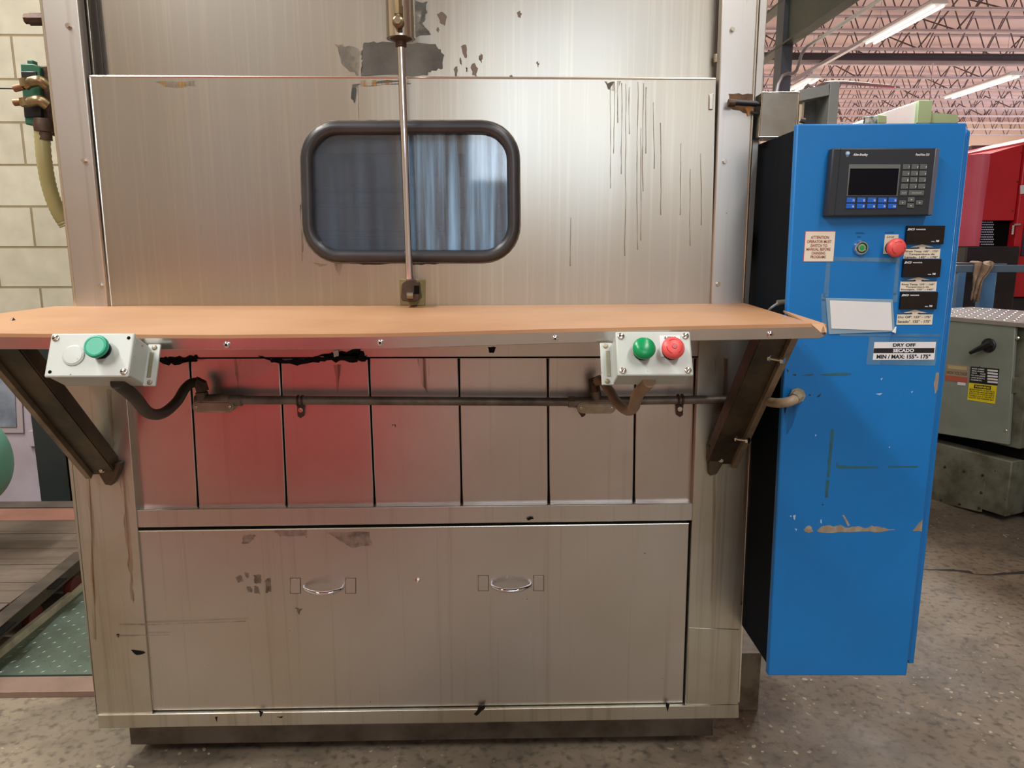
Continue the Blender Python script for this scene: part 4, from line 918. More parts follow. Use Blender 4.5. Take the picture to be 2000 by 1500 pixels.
# ================================================================== left floor: platform, tread plate, beam
PLK = mat('grey_planks', (112, 98, 84), .7, blotch=(76, 66, 56), bs=3, ba=.8, streak=(60, 50, 42), ss=(1.2, 40, 40), sa=.5, st=.5)
zpl = .13
A = PZ(160, 1082, zpl); B = PZ(-140, 1332, zpl)
E = Vector((B.x - A.x, B.y - A.y, 0)).normalized()
plat = thing('plank_dolly', 'low wooden plank platform on a black steel frame beside the washer', 'dolly', PZ(40, 1080, 0))
yfar = PZ(100, 992, zpl).y; x_r = PZ(150, 1000, zpl).x + .25
nb = 9; ys = [yfar - i * (yfar - B.y) / nb for i in range(nb + 1)]
def xedge(y): 
    t = (y - A.y) / (B.y - A.y); return A.x + (B.x - A.x) * t
for i in range(nb):
    ya, yb_ = ys[i] - .004, ys[i + 1] + .004
    xa_ = min(xedge(ya), x_r); xb_ = min(xedge(yb_), x_r)
    m_ = mat('reddish_plank', (146, 102, 84), .65, blotch=(116, 78, 62), bs=5, ba=.6) if i == 0 else PLK
    MB().prism([(-3.4, ya, zpl), (xa_ + .02, ya, zpl), (xb_ + .02, yb_, zpl), (-3.4, yb_, zpl)], (0, 0, -.03)).build('plank', m_, plat, .002)
FR = mat('black_steel_frame', (84, 74, 64), .5, .2, blotch=(40, 36, 32), bs=9, ba=.6)
nE = Vector((-E.y, E.x, 0));  nE = nE if nE.y < 0 else -nE
c = (A + B) / 2; L_ = (A - B).length / 2
c2 = c.copy(); c2.z = zpl - .012
mb = MB().obox(c2 + nE * .0, E * L_, nE * .030, uz * .022); mb.obox(c2 - uz * .03 + nE * .02, E * L_, nE * .006, uz * .022)
mb.build('steel_rail', FR, plat, .002)
mb = MB().obox(c2 - uz * .03 + nE * .033, E * L_, nE * .003, uz * .034); mb.build('rail_side', mat('black_rail_side', (24, 22, 21), .6), plat)
for px_, py_ in [(108, 1140), (5, 1228)]:
    q = PZ(px_, py_, zpl + .003); mb = MB().obox(q, E * .045, nE * .02, uz * .001); mb.build('rail_pocket', DARK, plat)
for px_, py_ in [(72, 1205), (150, 1148)]:
    q = PZ(px_, py_, .045); mb = MB(); mb.m(0).lathe(q - nE * .02 + nE * .02, nE, [(0, .043), (.002, .045), (.028, .045), (.03, .043)]); mb.m(1).lathe(q + nE * .03, nE, [(0, .02), (.006, .018), (.01, .008)]); mb.build('caster_wheel', [mat('red_wheel', (88, 30, 24), .7), RUSTY], plat)
far_t = MB().prism([(-3.4, yfar + .10, zpl + .0), (x_r, yfar + .1, zpl), (x_r, yfar + .02, zpl), (-3.4, yfar + .02, zpl)], (0, 0, -.09)).build('end_board', mat('dark_board', (90, 80, 70), .7, blotch=(60, 50, 44), bs=6, ba=.6), plat, .002)
# green tread plate
TRD = mat('green_tread_plate', (112, 128, 116), .4, .6, blotch=(88, 98, 84), bs=4, ba=.7)
tp_ = thing('tread_plate', 'worn green diamond tread plate lying on the floor beside the washer foot', 'floor plate', PZ(110, 1270, 0))
zt_ = .022
p1, p2_, p3, p4 = PZ(180, 1150, zt_), PZ(-140, 1400, zt_), PZ(-140, 1318, zt_), PZ(200, 1318, zt_)
mb = MB(); yN = PZ(60, 1318, zt_).y; yF = p1.y + .25
poly = [Vector((-2.6, yN, zt_)), Vector((-.95, yN, zt_)), Vector((-.95, yF, zt_)), ]
q0 = PZ(162, 1150, zt_); q1 = PZ(-5, 1285, zt_); dE = (q1 - q0).normalized()
k = (yN - q0.y) / dE.y; endp = q0 + dE * k; k2 = (yF - q0.y) / dE.y; st_ = q0 + dE * k2
X_in = PZ(230, 1300, zt_).x
poly = [Vector((endp.x, yN, zt_)), Vector((X_in, yN, zt_)), Vector((X_in, yF, zt_)), Vector((st_.x, yF, zt_))]
mb.prism(poly, (0, 0, -.018))
rows = 0
y = yN + .02; j = 0
while y < yF:
    x = endp.x; 
    while x < X_in:
        t_ = (y - yN) / (yF - yN); xl_ = endp.x + (st_.x - endp.x) * t_
        if x > xl_ + .03:
            a_ = R_(45 if (j + int(round(x / .034))) % 2 else -45)
            d = Vector((math.cos(a_), math.sin(a_), 0)) * .011; e = Vector((-d.y, d.x, 0)) * .28
            mb.add([Vector((x, y, zt_)) - d, Vector((x, y, zt_)) + e, Vector((x, y, zt_)) + d, Vector((x, y, zt_)) - e, Vector((x, y, zt_ + .0022))], [[0, 1, 4], [1, 2, 4], [2, 3, 4], [3, 0, 4]])
        x += .034
    y += .03; j += 1
mb.build('plate', TRD, tp_, smooth=False)
mb = MB(); mb.obox((st_ + endp) / 2 + Vector((0, 0, .012)), dE * (st_ - endp).length / 2, Vector((-dE.y, dE.x, 0)) * .010, uz * .014); mb.build('raised_lip', mat('pale_lip', (196, 192, 172), .5, .1, blotch=(120, 112, 92), bs=12, ba=.6), tp_, .001)
# timber / flat bar in front
ya = PZ(90, 1320, .02).y; yb_ = PZ(90, 1351, .02).y
tag(MB().prism([(-3.0, ya - .003, .02), (-1.0, ya - .003, .02), (-.985, yb_, .02), (-3.0, yb_, .02)], (0, 0, -.02)).build('floor_strip', mat('faded_pink_steel', (140, 116, 102), .55, .2, blotch=(112, 94, 80), bs=8, ba=.6), None, .001),
    'flat brownish metal strip on the floor in front of the tread plate', 'metal strip')
# teal tank
TE = mat('teal_tank_paint', (96, 158, 142), .4, blotch=(84, 142, 128), bs=5, ba=.5)
tc_ = P(-140, 918, 2.75); rt = (P(8, 918, 2.83) - P(-112, 918, 2.83)).length * .93
tk = thing('teal_tank', 'rounded teal tank at the left edge standing on the plank platform', 'tank', (tc_.x, 2.95, zpl))
mb = MB(); mb.lathe(tc_ + Vector((0, 0, 0)), (0, 1, 0), [(0, rt * .55), (.01, rt * .85), (.04, rt * .97), (.08, rt), (.14, rt), (.17, rt * .97), (.2, rt * .8)], 48); mb.build('tank_shell', TE, tk)
mb = MB(); zq = tc_.z - rt
for yy in (2.80, 2.90): mb.box(tc_.x - .16, tc_.x + .02, yy, yy + .05, zpl, zq + .03)
mb.build('cradle', FR, tk)

# ================================================================== roof joists, lights, column
ZB = 5.05; ZTp = 5.62
JST = mat('grey_joist_steel', (196, 184, 194), .4, .2, blotch=(164, 150, 160), bs=3, ba=.5)
def joist():
    r0 = thing('roof_joist', 'open-web steel roof joist with zigzag rods under the pink ceiling', 'roof joist', (0, 0, ZB), 'roof joists under the ceiling')
    def chord(z): return MB().box(.32, 20.9, -.045, -.01, z, z + .035).box(.32, 20.9, .01, .045, z, z + .035)
    chord(ZB).build('bottom_chord', JST, r0, smooth=False); chord(ZTp).build('top_chord', JST, r0, smooth=False)
    mb = MB(); x = .35; up_ = 0; pts = []
    while x < 20.8:
        z = ZTp - .0 if up_ else ZB + .02
        pts.append((x - .03, 0, z)); pts.append((x + .03, 0, z)); x += .30; up_ = 1 - up_
    mb.tube(pts, .011, 6); mb.build('web', mat('joist_web_steel', (104, 88, 92), .5, .3), r0, smooth=False)
    return r0
j0 = joist()
def copy_thing(o, loc):
    c = o.copy(); COL.objects.link(c); c.location = loc
    for ch in [x for x in bpy.data.objects if x.parent == o]:
        d = ch.copy(); COL.objects.link(d); d.parent = c; d.matrix_parent_inverse = ch.matrix_parent_inverse
        for g in [x for x in bpy.data.objects if x.parent == ch]:
            e = g.copy(); COL.objects.link(e); e.parent = d; e.matrix_parent_inverse = g.matrix_parent_inverse
    return c
JY = [12.4 + i * 1.2 for i in range(12)]
ORD = ['nearest', 'second nearest', 'third nearest', 'fourth nearest', 'fifth nearest', 'sixth nearest', 'seventh nearest', 'sixth farthest', 'fifth farthest', 'fourth farthest', 'third farthest', 'farthest']
for i, yy in enumerate(JY):
    if i == 0: jn = j0; j0.location = (0, yy, ZB)
    else: jn = copy_thing(j0, (0, yy, ZB))
    jn['label'] = ORD[i] + ' of the open-web roof joists with zigzag rods under the pink ceiling'
# sloping bridging bars across the joists
BRD = mat('dark_bridging', (86, 72, 76), .5, .3)
for i, xx in enumerate([5.5, 8.0, 10.8, 14.0]):
    t = thing('bridging_bar', ['leftmost', 'second from left', 'third from left', 'rightmost'][i] + ' line of dark cross bridging between the roof joists', 'bridging', (xx, JY[0], ZB), 'bridging between the joists')
    mb = MB()
    for k in range(11):
        a, b = JY[k], JY[k + 1]
        mb.cyl((xx, a, ZB + .04), (xx, b, ZTp), .014, seg=4); mb.cyl((xx + .04, a, ZTp), (xx + .04, b, ZB + .04), .014, seg=4)
    mb.build('bar', BRD, t, smooth=False)
# main girder across, darker
g = thing('roof_girder', 'dark steel girder running across under the roof joists', 'girder', (10, 15.1, ZB - .14))
MB().box(.32, 20.9, 15.08, 15.14, ZB - .13, ZB - .01).box(.32, 20.9, 15.02, 15.20, ZB - .14, ZB - .12).box(.32, 20.9, 15.02, 15.20, ZB - .02, ZB - .001).build('beam', mat('girder_grey', (92, 84, 92), .5, .3), g, smooth=False)
# fluorescent fittings
LW = mat('fitting_white', (225, 225, 232), .4); TUBE = mat('fluorescent_tube', (255, 252, 246), .3, emit=.75); TUBEOFF = mat('unlit_tube', (236, 236, 240), .3)
def fitting(label, c, L, lit=True, w=.11, grp='fluorescent light fittings in the hall'):
    t = thing('fluorescent_light', label, 'ceiling light', c, grp)
    x, y, z = c
    MB().prism([(x - w, y, z), (x - w * .5, y, z + .07), (x + w * .5, y, z + .07), (x + w, y, z), (x + w * .8, y, z - .005), (x - w * .8, y, z - .005)], (0, L, 0)).build('housing', LW, t, smooth=False)
    for s in (-.5, .5): mb = MB(); mb.cyl((x + s * w, y + .03, z - .03), (x + s * w, y + L - .03, z - .03), .019, seg=10); mb.build('tube', TUBE if lit else TUBEOFF, t)
    mb = MB()
    for q in (.15, .85): mb.cyl((x, y + L * q, z + .07), (x, y + L * q, ZTp), .004, seg=6)
    mb.build('hanger_rod', JST, t)
def fit_at(px0, py0, px1, py1, z, label, **k):
    a = PZ(px0, py0, z); b = PZ(px1, py1, z); fitting(label, ((a.x + b.x) / 2, min(a.y, b.y), z), abs(a.y - b.y), **k)
fit_at(1699, 82, 1836, 6, 4.72, 'bright white fluorescent fitting nearest, high at the top right', lit=True, w=.13)
fit_at(1860, 190, 1975, 146, 4.72, 'fluorescent fitting above the red machine at the right', lit=True, w=.16)
fit_at(1545, 176, 1592, 152, 4.72, 'fluorescent fitting just behind the grey steel column', lit=True, w=.16)
for i, (lx, ly) in enumerate(NEAR_LAMPS): fitting(['lit ceiling fitting behind the camera on the left', 'lit ceiling fitting above the shelf left end', 'lit ceiling fitting behind the camera on the right', 'lit ceiling fitting above the control cabinet'][i], (lx, ly - 1.2, 4.72), 2.4, grp='ceiling lights over the washer')
# raceway (bright line) in the depth direction carrying the lamps
rw = thing('cable_raceway', 'pale straight conduit carrying lamps away under the roof joists', 'raceway', PZ(1640, 150, ZB - .1))
a = PZ(1590, 140, 4.86); b = PZ(1640, 112, 4.86)
mb = MB(); xq = PZ(1836, 6, 4.8).x; mb.box(xq - .04, xq + .04, 4.5, 26.5, 4.84, 4.90); mb.build('channel', mat('pale_channel', (190, 188, 200), .35, .4), rw, smooth=False)
# column + longitudinal beam with conduits
YCo = 6.0
ca_ = P(1522, 180, YCo); cb2 = P(1538, 180, YCo)
COLS = mat('blue_grey_column', (96, 100, 112), .5, blotch=(78, 82, 94), bs=3, ba=.5)
cl = struct(MB().box(ca_.x, cb2.x + .02, YCo, YCo + .15, 0, ZC - .6).build('trim_2', COLS, smooth=False))
GB = mat('grey_green_beam', (84, 92, 82), .5, blotch=(64, 70, 62), bs=3, ba=.6)
p0 = P(1500, 52, YCo); z1 = p0.z
lb = thing('longitudinal_beam', 'grey-green steel beam with conduits meeting the column at the top', 'beam', (ca_.x, YCo, z1))
zb1 = P(1530, 88, YCo).z; xm = (ca_.x + cb2.x) / 2 + .01
MB().box(xm - .045, xm + .045, 2.0, YCo + 2, zb1, zb1 + .015).box(xm - .008, xm + .008, 2.0, YCo + .2, zb1 + .015, zb1 + .33).box(xm - .045, xm + .045, 2.0, YCo + 2, zb1 + .33, zb1 + .345).build('beam', GB, lb, smooth=False)
cd = thing('column_conduits', 'thin bright conduits bending down beside the steel column', 'conduit', (xm, YCo, 1))
GAL = mat('galvanised_tube', (190, 190, 192), .3, .7)
for dx, r in ((-.30, .012), (-.24, .012), (-.19, .012)):
    mb = MB(); x = xm + dx; zk = zb1 - .12 - (dx + .19) * .6
    mb.tube(smooth_path([(x - .5, YCo - .03, zk + .06), (x - .15, YCo - .03, zk + .05), (x - .03, YCo - .03, zk), (x, YCo - .03, zk - .15), (x, YCo - .03, zk - .8), (x, YCo - .03, .6)], 6), r, 8); mb.build('tube', GAL, cd)
mb = MB(); mb.tube(smooth_path([(xm + .12, 3.2, zb1 - .03), (xm + .12, YCo - .5, zb1 - .03), (xm + .11, YCo - .05, zb1 - .05), (xm + .06, YCo - .05, zb1 - .2), (xm - .10, YCo - .05, zb1 - .45), (xm - .10, YCo - .05, .6)], 5), .013, 8); mb.build('tube', GAL, cd)
mb = MB(); mb.tube(smooth_path([(xm + .9, YCo + .1, zb1 - .28), (xm + .4, YCo - .05, zb1 - .28), (xm + .22, YCo - .05, zb1 - .32), (xm + .12, YCo - .05, zb1 - .5), (xm + .12, YCo - .05, .6)], 6), .013, 8); mb.build('tube', GAL, cd)

# ================================================================== machines in the background (right)
# grey steel frame seen above the cabinet
gf = thing('steel_frame_stand', 'grey steel machine frame showing above the blue cabinet', 'machine frame', (1.6, 4.2, 0))
GY = mat('grey_machine_paint', (150, 154, 150), .5, blotch=(128, 132, 128), bs=4, ba=.5)
a = P(1560, 178, 4.2); b = P(1617, 168, 4.2); c_ = P(1637, 164, 4.2)
zt1 = b.z
MB().prism([P(1555, 178, 4.2), P(1620, 164, 4.2), P(1620, 186, 4.2), P(1555, 199, 4.2)], (0, .12, 0)).build('cross_member', GY, gf, .003)
MB().box(P(1619, 200, 4.2).x, P(1638, 200, 4.2).x, 4.2, 4.4, 0, P(1630, 160, 4.2).z).build('upright', GY, gf, .003)
MB().box(P(1548, 200, 4.2).x, P(1556, 200, 4.2).x, 4.2, 4.4, 0, P(1556, 178, 4.2).z).build('upright', GY, gf, .003)
MB().box(P(1574, 200, 4.3).x, P(1619, 200, 4.3).x, 4.36, 4.5, 0, P(1600, 186, 4.3).z).build('back_plate', mat('mottled_grey', (104, 106, 104), .5, .2, blotch=(64, 66, 66), bs=9, ba=.8), gf, .003)
MB().box(P(1576, 200, 4.2).x, P(1580, 200, 4.2).x, 4.26, 4.3, 0, P(1600, 190, 4.2).z).build('strut', EDGE, gf)
# pale green machine
YGm = 8.0
gm = thing('green_white_machine', 'white and pale green machine housing rising behind the blue cabinet', 'machine', (3.7, YGm + .5, 0))
PGN = mat('pale_green_paint', (150, 176, 134), .5); WHP = mat('white_machine_paint', (222, 226, 224), .5, blotch=(205, 208, 206), bs=4, ba=.4)
def col_prism(px, Y, d, m, name, par):
    pts = [P(x, y, Y) for x, y in px]; lo = [Vector((pts[-1].x, Y, 0)), Vector((pts[0].x, Y, 0))]
    return MB().prism(pts + lo, (0, d, 0)).build(name, m, par, .004)
col_prism([(1672, 242), (1732, 218), (1795, 198), (1797, 240)], YGm, .6, WHP, 'sloping_cover', gm)
col_prism([(1795, 196), (1822, 196), (1818, 240), (1790, 240)], YGm - .05, .7, PGN, 'corner_column', gm)
col_prism([(1820, 220), (1871, 224), (1871, 240), (1818, 240)], YGm, .6, PGN, 'side_housing', gm)
col_prism([(1715, 224), (1732, 226), (1732, 240), (1715, 240)], YGm - .1, .05, PGN, 'small_cover', gm)
col_prism([(1691, 228), (1714, 226), (1714, 242), (1692, 242)], YGm - .12, .05, mat('teal_dark_plate', (36, 92, 84), .5, blotch=(200, 210, 205), bs=14, ba=.9), 'tag_plate', gm)
mb = MB(); mb.cyl(P(1816, 196, YGm), P(1822, 122, YGm), .005, seg=6); mb.build('mast', mat('dark_rod', (90, 60, 62), .5), gm)
# red machine
YR = 5.6
rm = thing('red_machining_centre', 'large red machine enclosure at the right edge behind the grey cabinet', 'machine', (3.9, YR + .6, 0))
RD = mat('red_machine_paint', (196, 34, 48), .35, blotch=(176, 26, 42), bs=2, ba=.5)
RDP = mat('scuffed_red_paint', (206, 86, 108), .4, blotch=(190, 60, 84), bs=2, ba=.6)
def zof(x, y, Y): return P(x, y, Y).z
def xof(x, y, Y): return P(x, y, Y).x
xA, xB, xC, xD = xof(1886, 400, YR), xof(1922, 400, YR), xof(1985, 400, YR), xof(2150, 400, YR)
zA, zB_ = zof(1896, 300, YR), zof(1998, 276, YR)
zm = zof(1950, 431, YR)
# left rounded cheek
mb = MB(); pts = []
for k in range(9):
    a = R_(k * 90 / 8); pts.append(Vector((xB - .14 * math.cos(a) * 1.0, YR + .22 - .22 * math.sin(a), 0)))
ring = pts + [Vector((xB, YR + 1.4, 0)), Vector((xB - .14, YR + 1.4, 0))]
zl = zof(1890, 508, YR)
mb.prism([p + uz * zl for p in ring], uz * (zA - zl)); mb.build('left_cheek', RDP, rm)
MB().prism([Vector((xB, YR, zm)), Vector((xC, YR, zm)), Vector((xC, YR, zB_ - .02)), Vector((xB, YR, zA))], (0, 1.4, 0)).build('front_panel', RD, rm, .006)
MB().prism([Vector((xC + .006, YR - .02, zof(1990, 580, YR))), Vector((xD, YR - .02, zof(1990, 580, YR))), Vector((xD, YR - .02, zB_ + .15)), Vector((xC + .006, YR - .02, zB_))], (0, 1.4, 0)).build('door_panel', RD, rm, .006)
MB().box(xof(1992, 470, YR), xD - .1, YR - .03, YR - .018, zof(1992, 500, YR), zof(1992, 430, YR)).build('door_window', mat('dark_door_window', (50, 44, 66), .2), rm, .004)
z2 = zof(1950, 481, YR)
MB().box(xB, xC, YR + .05, YR + .1, z2, zm).build('opening', DARK, rm)
mb = MB()
for r_i in range(10):
    for c_i in range(8):
        q = P(1915 + c_i * 3.3 + (r_i % 2) * 1.6, 434 + r_i * 4.8, YR + .045); mb.lathe(q, FRONT, [(0, .0055), (.001, .0055)], 6)
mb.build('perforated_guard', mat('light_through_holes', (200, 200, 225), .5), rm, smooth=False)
BKM = mat('black_machine_base', (30, 28, 32), .5, blotch=(48, 46, 52), bs=4, ba=.6)
MB().box(xA - .02, xC, YR - .1, YR + 1.3, 0, z2).build('machine_base', BKM, rm, .01)
MB().box(xC + .006, xD, YR + .02, YR + 1.3, 0, zof(1990, 580, YR)).build('machine_base', BKM, rm, .01)
slab('latch_plate', [(1994, 362), (2004, 361), (2004, 378), (1994, 379)], YR - .03, .012, PAPER, rm, .002)
mb = MB(); mb.cyl(P(1979, 439, YR - .04), P(1992, 438, YR - .04), .008); mb.cyl(P(1979, 440, YR - .04), P(1977, 458, YR - .04), .009); mb.build('door_handle', CHROME, rm)
for x, y in [(1994, 298), (1987, 355), (1978, 412)]: mb = MB(); mb.lathe(P(x, y, YR), FRONT, [(0, .006), (.004, .004)], 8); mb.build('panel_screw', RUSTY, rm)
# grey canopy with lamp beyond the red machine
MB().prism([P(1897, 284, 7.2), P(1975, 282, 7.2), P(1930, 292, 7.2), P(1898, 296, 7.2)], (0, .3, 0)).build('top_tray', mat('grey_tray', (120, 116, 122), .4, .5), rm, .003)
# blue table frame with rag
YTb = 4.75
tb = thing('blue_work_table', 'light blue steel table frame between the grey cabinet and red machine', 'table', (3.0, YTb + .2, 0))
BT = mat('light_blue_steel', (84, 132, 178), .45, blotch=(66, 112, 158), bs=6, ba=.5); BTG = mat('greyed_blue_steel', (100, 124, 146), .4, .3)
ztb = zof(1950, 518, YTb)
MB().box(xof(1868, 520, YTb), xof(2080, 520, YTb), YTb, YTb + .05, ztb - .045, ztb).box(xof(1868, 520, YTb), xof(2080, 520, YTb), YTb + .55, YTb + .6, ztb - .045, ztb).box(xof(1868, 520, YTb), xof(1868, 520, YTb) + .05, YTb + .05, YTb + .55, ztb - .045, ztb).build('top_frame', BTG, tb, .003)
MB().box(xof(1872, 500, YTb), xof(1930, 500, YTb), YTb + .1, YTb + .5, ztb, ztb + .012).build('top_sheet', mat('dull_steel_sheet', (120, 120, 124), .4, .6), tb, .002)
for x in (1870, 1918, 2060):
    MB().box(xof(x, 560, YTb), xof(x, 560, YTb) + (.09 if x == 1918 else .05), YTb + .002, YTb + .05, 0, ztb - .045).build('leg', BT, tb, .002)
rg = thing('shop_rag', 'crumpled tan rag hanging over the blue table rail', 'rag', P(1912, 525, YTb))
mb = MB(); vs = []; fs = []; nu, nv = 14, 16
xa_, xb_ = xof(1903, 530, YTb), xof(1939, 530, YTb)
rr = random.Random(5)
for j in range(nv + 1):
    tv = j / nv
    for i in range(nu + 1):
        tu = i / nu
        wdt = 1 if tv < .35 else 1 - .55 * min(1, (tv - .35) / .3)
        x = xa_ + (xb_ - xa_) * tu * wdt - .02 * tv
        if tv < .3: y = YTb + .06 - tv / .3 * .075; z = ztb + .012 + .01 * math.sin(tu * 9)
        else: y = YTb - .018 + .014 * math.sin(tu * 14 + tv * 5); z = ztb + .01 - (tv - .3) / .7 * .235 + .012 * math.sin(tu * 7)
        vs.append(Vector((x, y + rr.uniform(-.003, .003), z + rr.uniform(-.002, .002))))
for j in range(nv):
    for i in range(nu): a = j * (nu + 1) + i; fs.append([a, a + 1, a + nu + 2, a + nu + 1])
o = mb.add(vs, fs).build('cloth', mat('tan_rag_cloth', (168, 144, 122), .9, blotch=(110, 86, 70), bs=14, ba=.8), rg, solid=False)
so = o.modifiers.new('solid', 'SOLIDIFY'); so.thickness = .004
# grey electrical cabinet (angled)
A = PZ(1800, 968, 0); B = PZ(1962, 1021, 0); dAB = (B - A).normalized(); nAB = Vector((dAB.y, -dAB.x, 0)); nAB = nAB if nAB.y < 0 else -nAB
ec = thing('grey_electrical_cabinet', 'grey high-voltage electrical cabinet with rotary switch and yellow warning label', 'electrical cabinet', (A + B) / 2)
EG = mat('machine_grey_green', (134, 142, 132), .45, blotch=(116, 122, 110), bs=5, ba=.5, speck=(70, 66, 56), ks=50, kt=.74)
EGD = mat('grimy_grey_green', (118, 120, 104), .55, blotch=(72, 68, 50), bs=6, ba=.9, speck=(40, 36, 30), ks=40, kt=.7)
def eslab(name, px, off, t, m, par=ec, bev=.002): return MB().prism([PP(x, y, A, B, off) for x, y in px], -nAB * t).build(name, m, par, bev)
zu0 = PP(1900, 862, A, B).z; zu1 = PP(1920, 628, A, B).z
dep = .7
a0 = A - dAB * .3; b0 = PP(1990, 750, A, B); b1 = B.copy()
def blk(name, p, q, z0_, z1_, off, m, bev=.006):
    p = Vector((p.x, p.y, 0)) + nAB * off; q = Vector((q.x, q.y, 0)) + nAB * off
    return MB().prism([p + uz * z0_, q + uz * z0_, q + uz * z1_, p + uz * z1_], -nAB * (dep + off)).build(name, m, ec, bev)
blk('cabinet_body', a0, b0 + dAB * .03, zu0 + .01, zu1 - .005, -.02, EGD)
blk('base_recess', a0, b1, zu0 - .06, zu0 + .01, -.08, DARK)
blk('lower_body', a0, b1, 0.03, zu0 - .055, 0, EGD)
eslab('cabinet_door', [(1800, 622), (1989, 632), (1974, 868), (1790, 838)], .022, .022, EG, bev=.004)
eslab('cover_panel', [(1790, 894), (1928, 922), (1918, 1000), (1780, 968)], .006, .006, EGD, bev=.001)
for x, y in [(1847, 912), (1884, 920), (1921, 928), (1918, 962), (1914, 992), (1876, 984), (1840, 976)]:
    mb = MB(); mb.lathe(PP(x, y, A, B, .006), nAB, [(0, .008), (.004, .006), (.005, .002)], 10); mb.build('cover_screw', RUSTY, ec)
# tread plate top
TT = mat('grey_tread_top', (176, 174, 172), .35, .6, blotch=(150, 146, 140), bs=8, ba=.6)
t0 = a0 + nAB * .03; t1 = b0 + dAB * .04 + nAB * .03
tz_ = zu1 + .012
mb = MB().prism([Vector((t0.x, t0.y, tz_)), Vector((t1.x, t1.y, tz_)), Vector((t1.x, t1.y, tz_)) - nAB * .74, Vector((t0.x, t0.y, tz_)) - nAB * .74], (0, 0, -.02))
for i in range(18):
    for j in range(14):
        q = Vector((t0.x, t0.y, tz_)) + dAB * (.03 + i * .05 + (j % 2) * .025) - nAB * (.03 + j * .05)
        if (q - Vector((t0.x, t0.y, tz_))).dot(dAB) > (t1 - t0).dot(dAB) - .02: continue
        d = (dAB + nAB * (1 if j % 2 else -1)).normalized() * .018; e = Vector((-d.y, d.x, 0)) * .25
        mb.add([q - d, q + e, q + d, q - e, q + uz * .003], [[0, 1, 4], [1, 2, 4], [2, 3, 4], [3, 0, 4]])
mb.build('tread_top', TT, ec, smooth=False)
# rotary switch
q = PP(1937, 674, A, B, .022); mb = MB(); mb.lathe(q, nAB, [(0, .036), (.006, .036), (.012, .030), (.018, .028), (.02, .018)], 24); mb.build('switch_dial', PVD, ec)
h0 = PP(1908, 688, A, B, .055); h1 = PP(1950, 668, A, B, .055)
mb = MB(); mb.tube([h0, h0.lerp(h1, .4), h1], [.009, .013, .017], 8); mb.tube([q + nAB * .015, q + nAB * .04], .016, 12); mb.build('switch_handle', PVD, ec)
def elabel(name, px, off, base, lines, tm):
    pts = [PP(x, y, A, B, off) for x, y in px]; mb = MB(); mb.m(0).prism(pts, -nAB * .001); mb.cur = 1
    tl_, tr_, br_, bl_ = pts; u = (tr_ - tl_); v = (tl_ - bl_)
    for s, fx, fy, fw, fh in lines:
        mb.text(s, bl_ + u * fx + v * fy, u, v, u.length * fw, v.length * fh, bold=.02)
    return mb.build(name, [base, tm], ec, smooth=False)
YEL = mat('yellow_label', (232, 212, 30), .5)
y_ = elabel('warning_label', [(1898, 747), (1953, 753), (1949, 788), (1895, 780)], .024, YEL, [('BEFORE WORKING ON ELECTRICAL', .05, .60, .9, .09), ('CIRCUITS TURN MAIN DISCONNECT', .05, .48, .9, .09), ('SWITCH OFF POSITION AND IF', .05, .36, .9, .09), ('POSSIBLE LOCK IT. FAILURE TO', .05, .24, .9, .09), ('FOLLOW THIS WARNING MAY', .05, .12, .9, .09)], BLACKP)
pts = [PP(x, y, A, B, .0255) for x, y in [(1909, 750), (1942, 753.5), (1941, 760.5), (1908, 757)]]
mb = MB(); mb.m(0).prism(pts, -nAB * .0005); mb.cur = 1; u = pts[1] - pts[0]; v = pts[0] - pts[3]; mb.text('WARNING', pts[3] + u * .05 + v * .2, u, v, u.length * .9, v.length * .6, bold=.03); mb.build('warning_heading', [BLACKP, YEL], y_, smooth=False)
elabel('rating_plate', [(1902, 715), (1957.5, 720), (1954, 752), (1899, 746)], .024, BLACKP, [('MODEL NUMBER', .05, .84, .45, .08), ('SERIAL NUMBER', .05, .70, .45, .08), ('VOLTS       PHASE', .05, .56, .5, .08), ('FULL LOAD AMPERES', .05, .42, .5, .08), ('LARGEST MOTOR F.L.A.', .05, .28, .5, .08), ('DIAGRAM NO.', .05, .14, .4, .08)], WHITE)
for k in range(5): eslab('rating_field', [(1935, 720.5 + k * 5.6), (1955, 722.5 + k * 5.6), (1954.6, 726 + k * 5.6), (1934.6, 724 + k * 5.6)], .0255, .001, PAPER, ec, 0)
elabel('high_voltage_label', [(1854, 710), (1898, 714), (1895, 747), (1852, 742)], .023, mat('faded_tan_label', (160, 142, 118), .6), [('HIGH VOLTAGE', .04, .40, .92, .2)], mat('faded_print', (96, 84, 62), .6))
eslab('high_voltage_label', [(1852.5, 732), (1895.5, 736.5), (1895, 747), (1852, 742)], .0245, .001, mat('faded_red_label', (176, 92, 72), .6), ec, 0)
eslab('high_voltage_label', [(1858, 712.5), (1894, 716), (1893, 723), (1857, 719.5)], .0245, .001, mat('tan_oval', (190, 168, 122), .6), ec, 0)
eslab('small_tag', [(1876, 745.5), (1892, 747), (1891.5, 752.5), (1875.5, 751)], .0245, .001, PAPER, ec, 0)
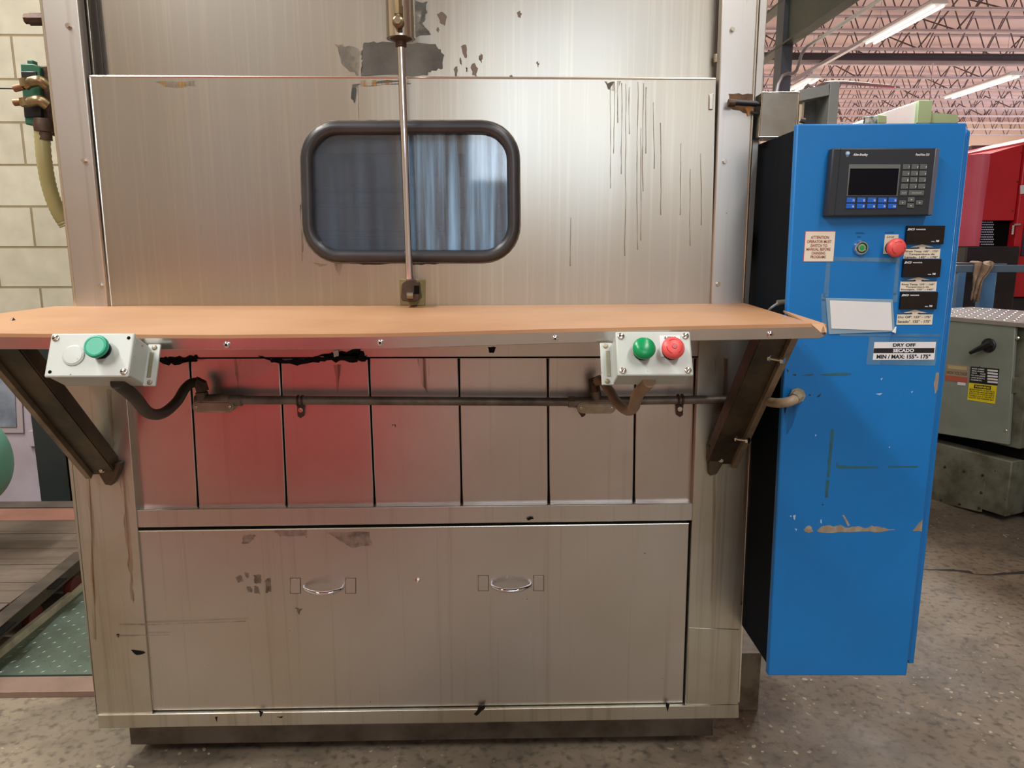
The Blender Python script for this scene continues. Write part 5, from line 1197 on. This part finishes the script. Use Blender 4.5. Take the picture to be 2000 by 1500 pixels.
for x, y in [(1992, 660), (1969, 840)]:
    mb = MB(); mb.lathe(PP(x, y, A, B, 0), nAB, [(0, .010), (.02, .010), (.024, .006)], 12); mb.build('door_clamp', SCREW, ec)
mb = MB().obox(PP(1980, 752, A, B, .0), dAB * .008, nAB * .02, uz * .04); mb.build('hinge', EGD, ec, .002)
bm_ = thing('black_machine_base', 'black oily machine base at the right edge beside the grey cabinet', 'machine base', PZ(1990, 1025, 0))
p_ = B + dAB * .05 - nAB * .10; q_ = B + dAB * 1.2 - nAB * .10
MB().prism([p_, q_, q_ + uz * .35, p_ + uz * .35], -nAB * .8).prism([p_ + dAB * .05 - nAB * .05 + uz * .35, q_ - nAB * .05 + uz * .35, q_ - nAB * .05 + uz * .95, p_ + dAB * .05 - nAB * .05 + uz * .95], -nAB * .7).build('base_casting', BKM, bm_, .01)

# ================================================================== things behind the camera that the steel mirrors
rc = thing('red_tool_cabinet', 'red steel tool cabinet behind the camera mirrored in the washer panels', 'tool cabinet', (-1.1, -.4, 0))
RT2 = mat('bright_red_cabinet', (226, 40, 56), .35)
MB().box(-1.75, -.42, -.70, -.15, .06, 1.08).build('carcass', RT2, rc, .01)
for k in range(4):
    MB().box(-1.71, -.46, -.15, -.135, .1 + k * .235, .31 + k * .235).build('drawer', RT2, rc, .004)
    mb = MB(); mb.cyl((-1.4, -.115, .25 + k * .235), (-.75, -.115, .25 + k * .235), .008, seg=10); mb.build('pull', CHROME, rc)
for x in (-1.65, -.52):
    for y in (-.62, -.25): mb = MB(); mb.lathe((x - .015, y, .03), (1, 0, 0), [(0, .03), (.03, .03)], 16); mb.build('caster', PVD, rc)

# floor crack
mb = MB(); pts = [PZ(x, y, .0006) for x, y in [(1790, 1112), (1830, 1114), (1870, 1116), (1905, 1122), (1940, 1124), (1970, 1122), (2030, 1120)]]
for i in range(len(pts) - 1):
    w = .006 + .006 * (i % 3); mb.prism([pts[i], pts[i + 1], pts[i + 1] + Vector((0, w * 2, 0)), pts[i] + Vector((0, w, 0))], (0, 0, -.0005))
struct(mb.build('trim_3', mat('crack_dirt', (58, 52, 46), .8), smooth=False))
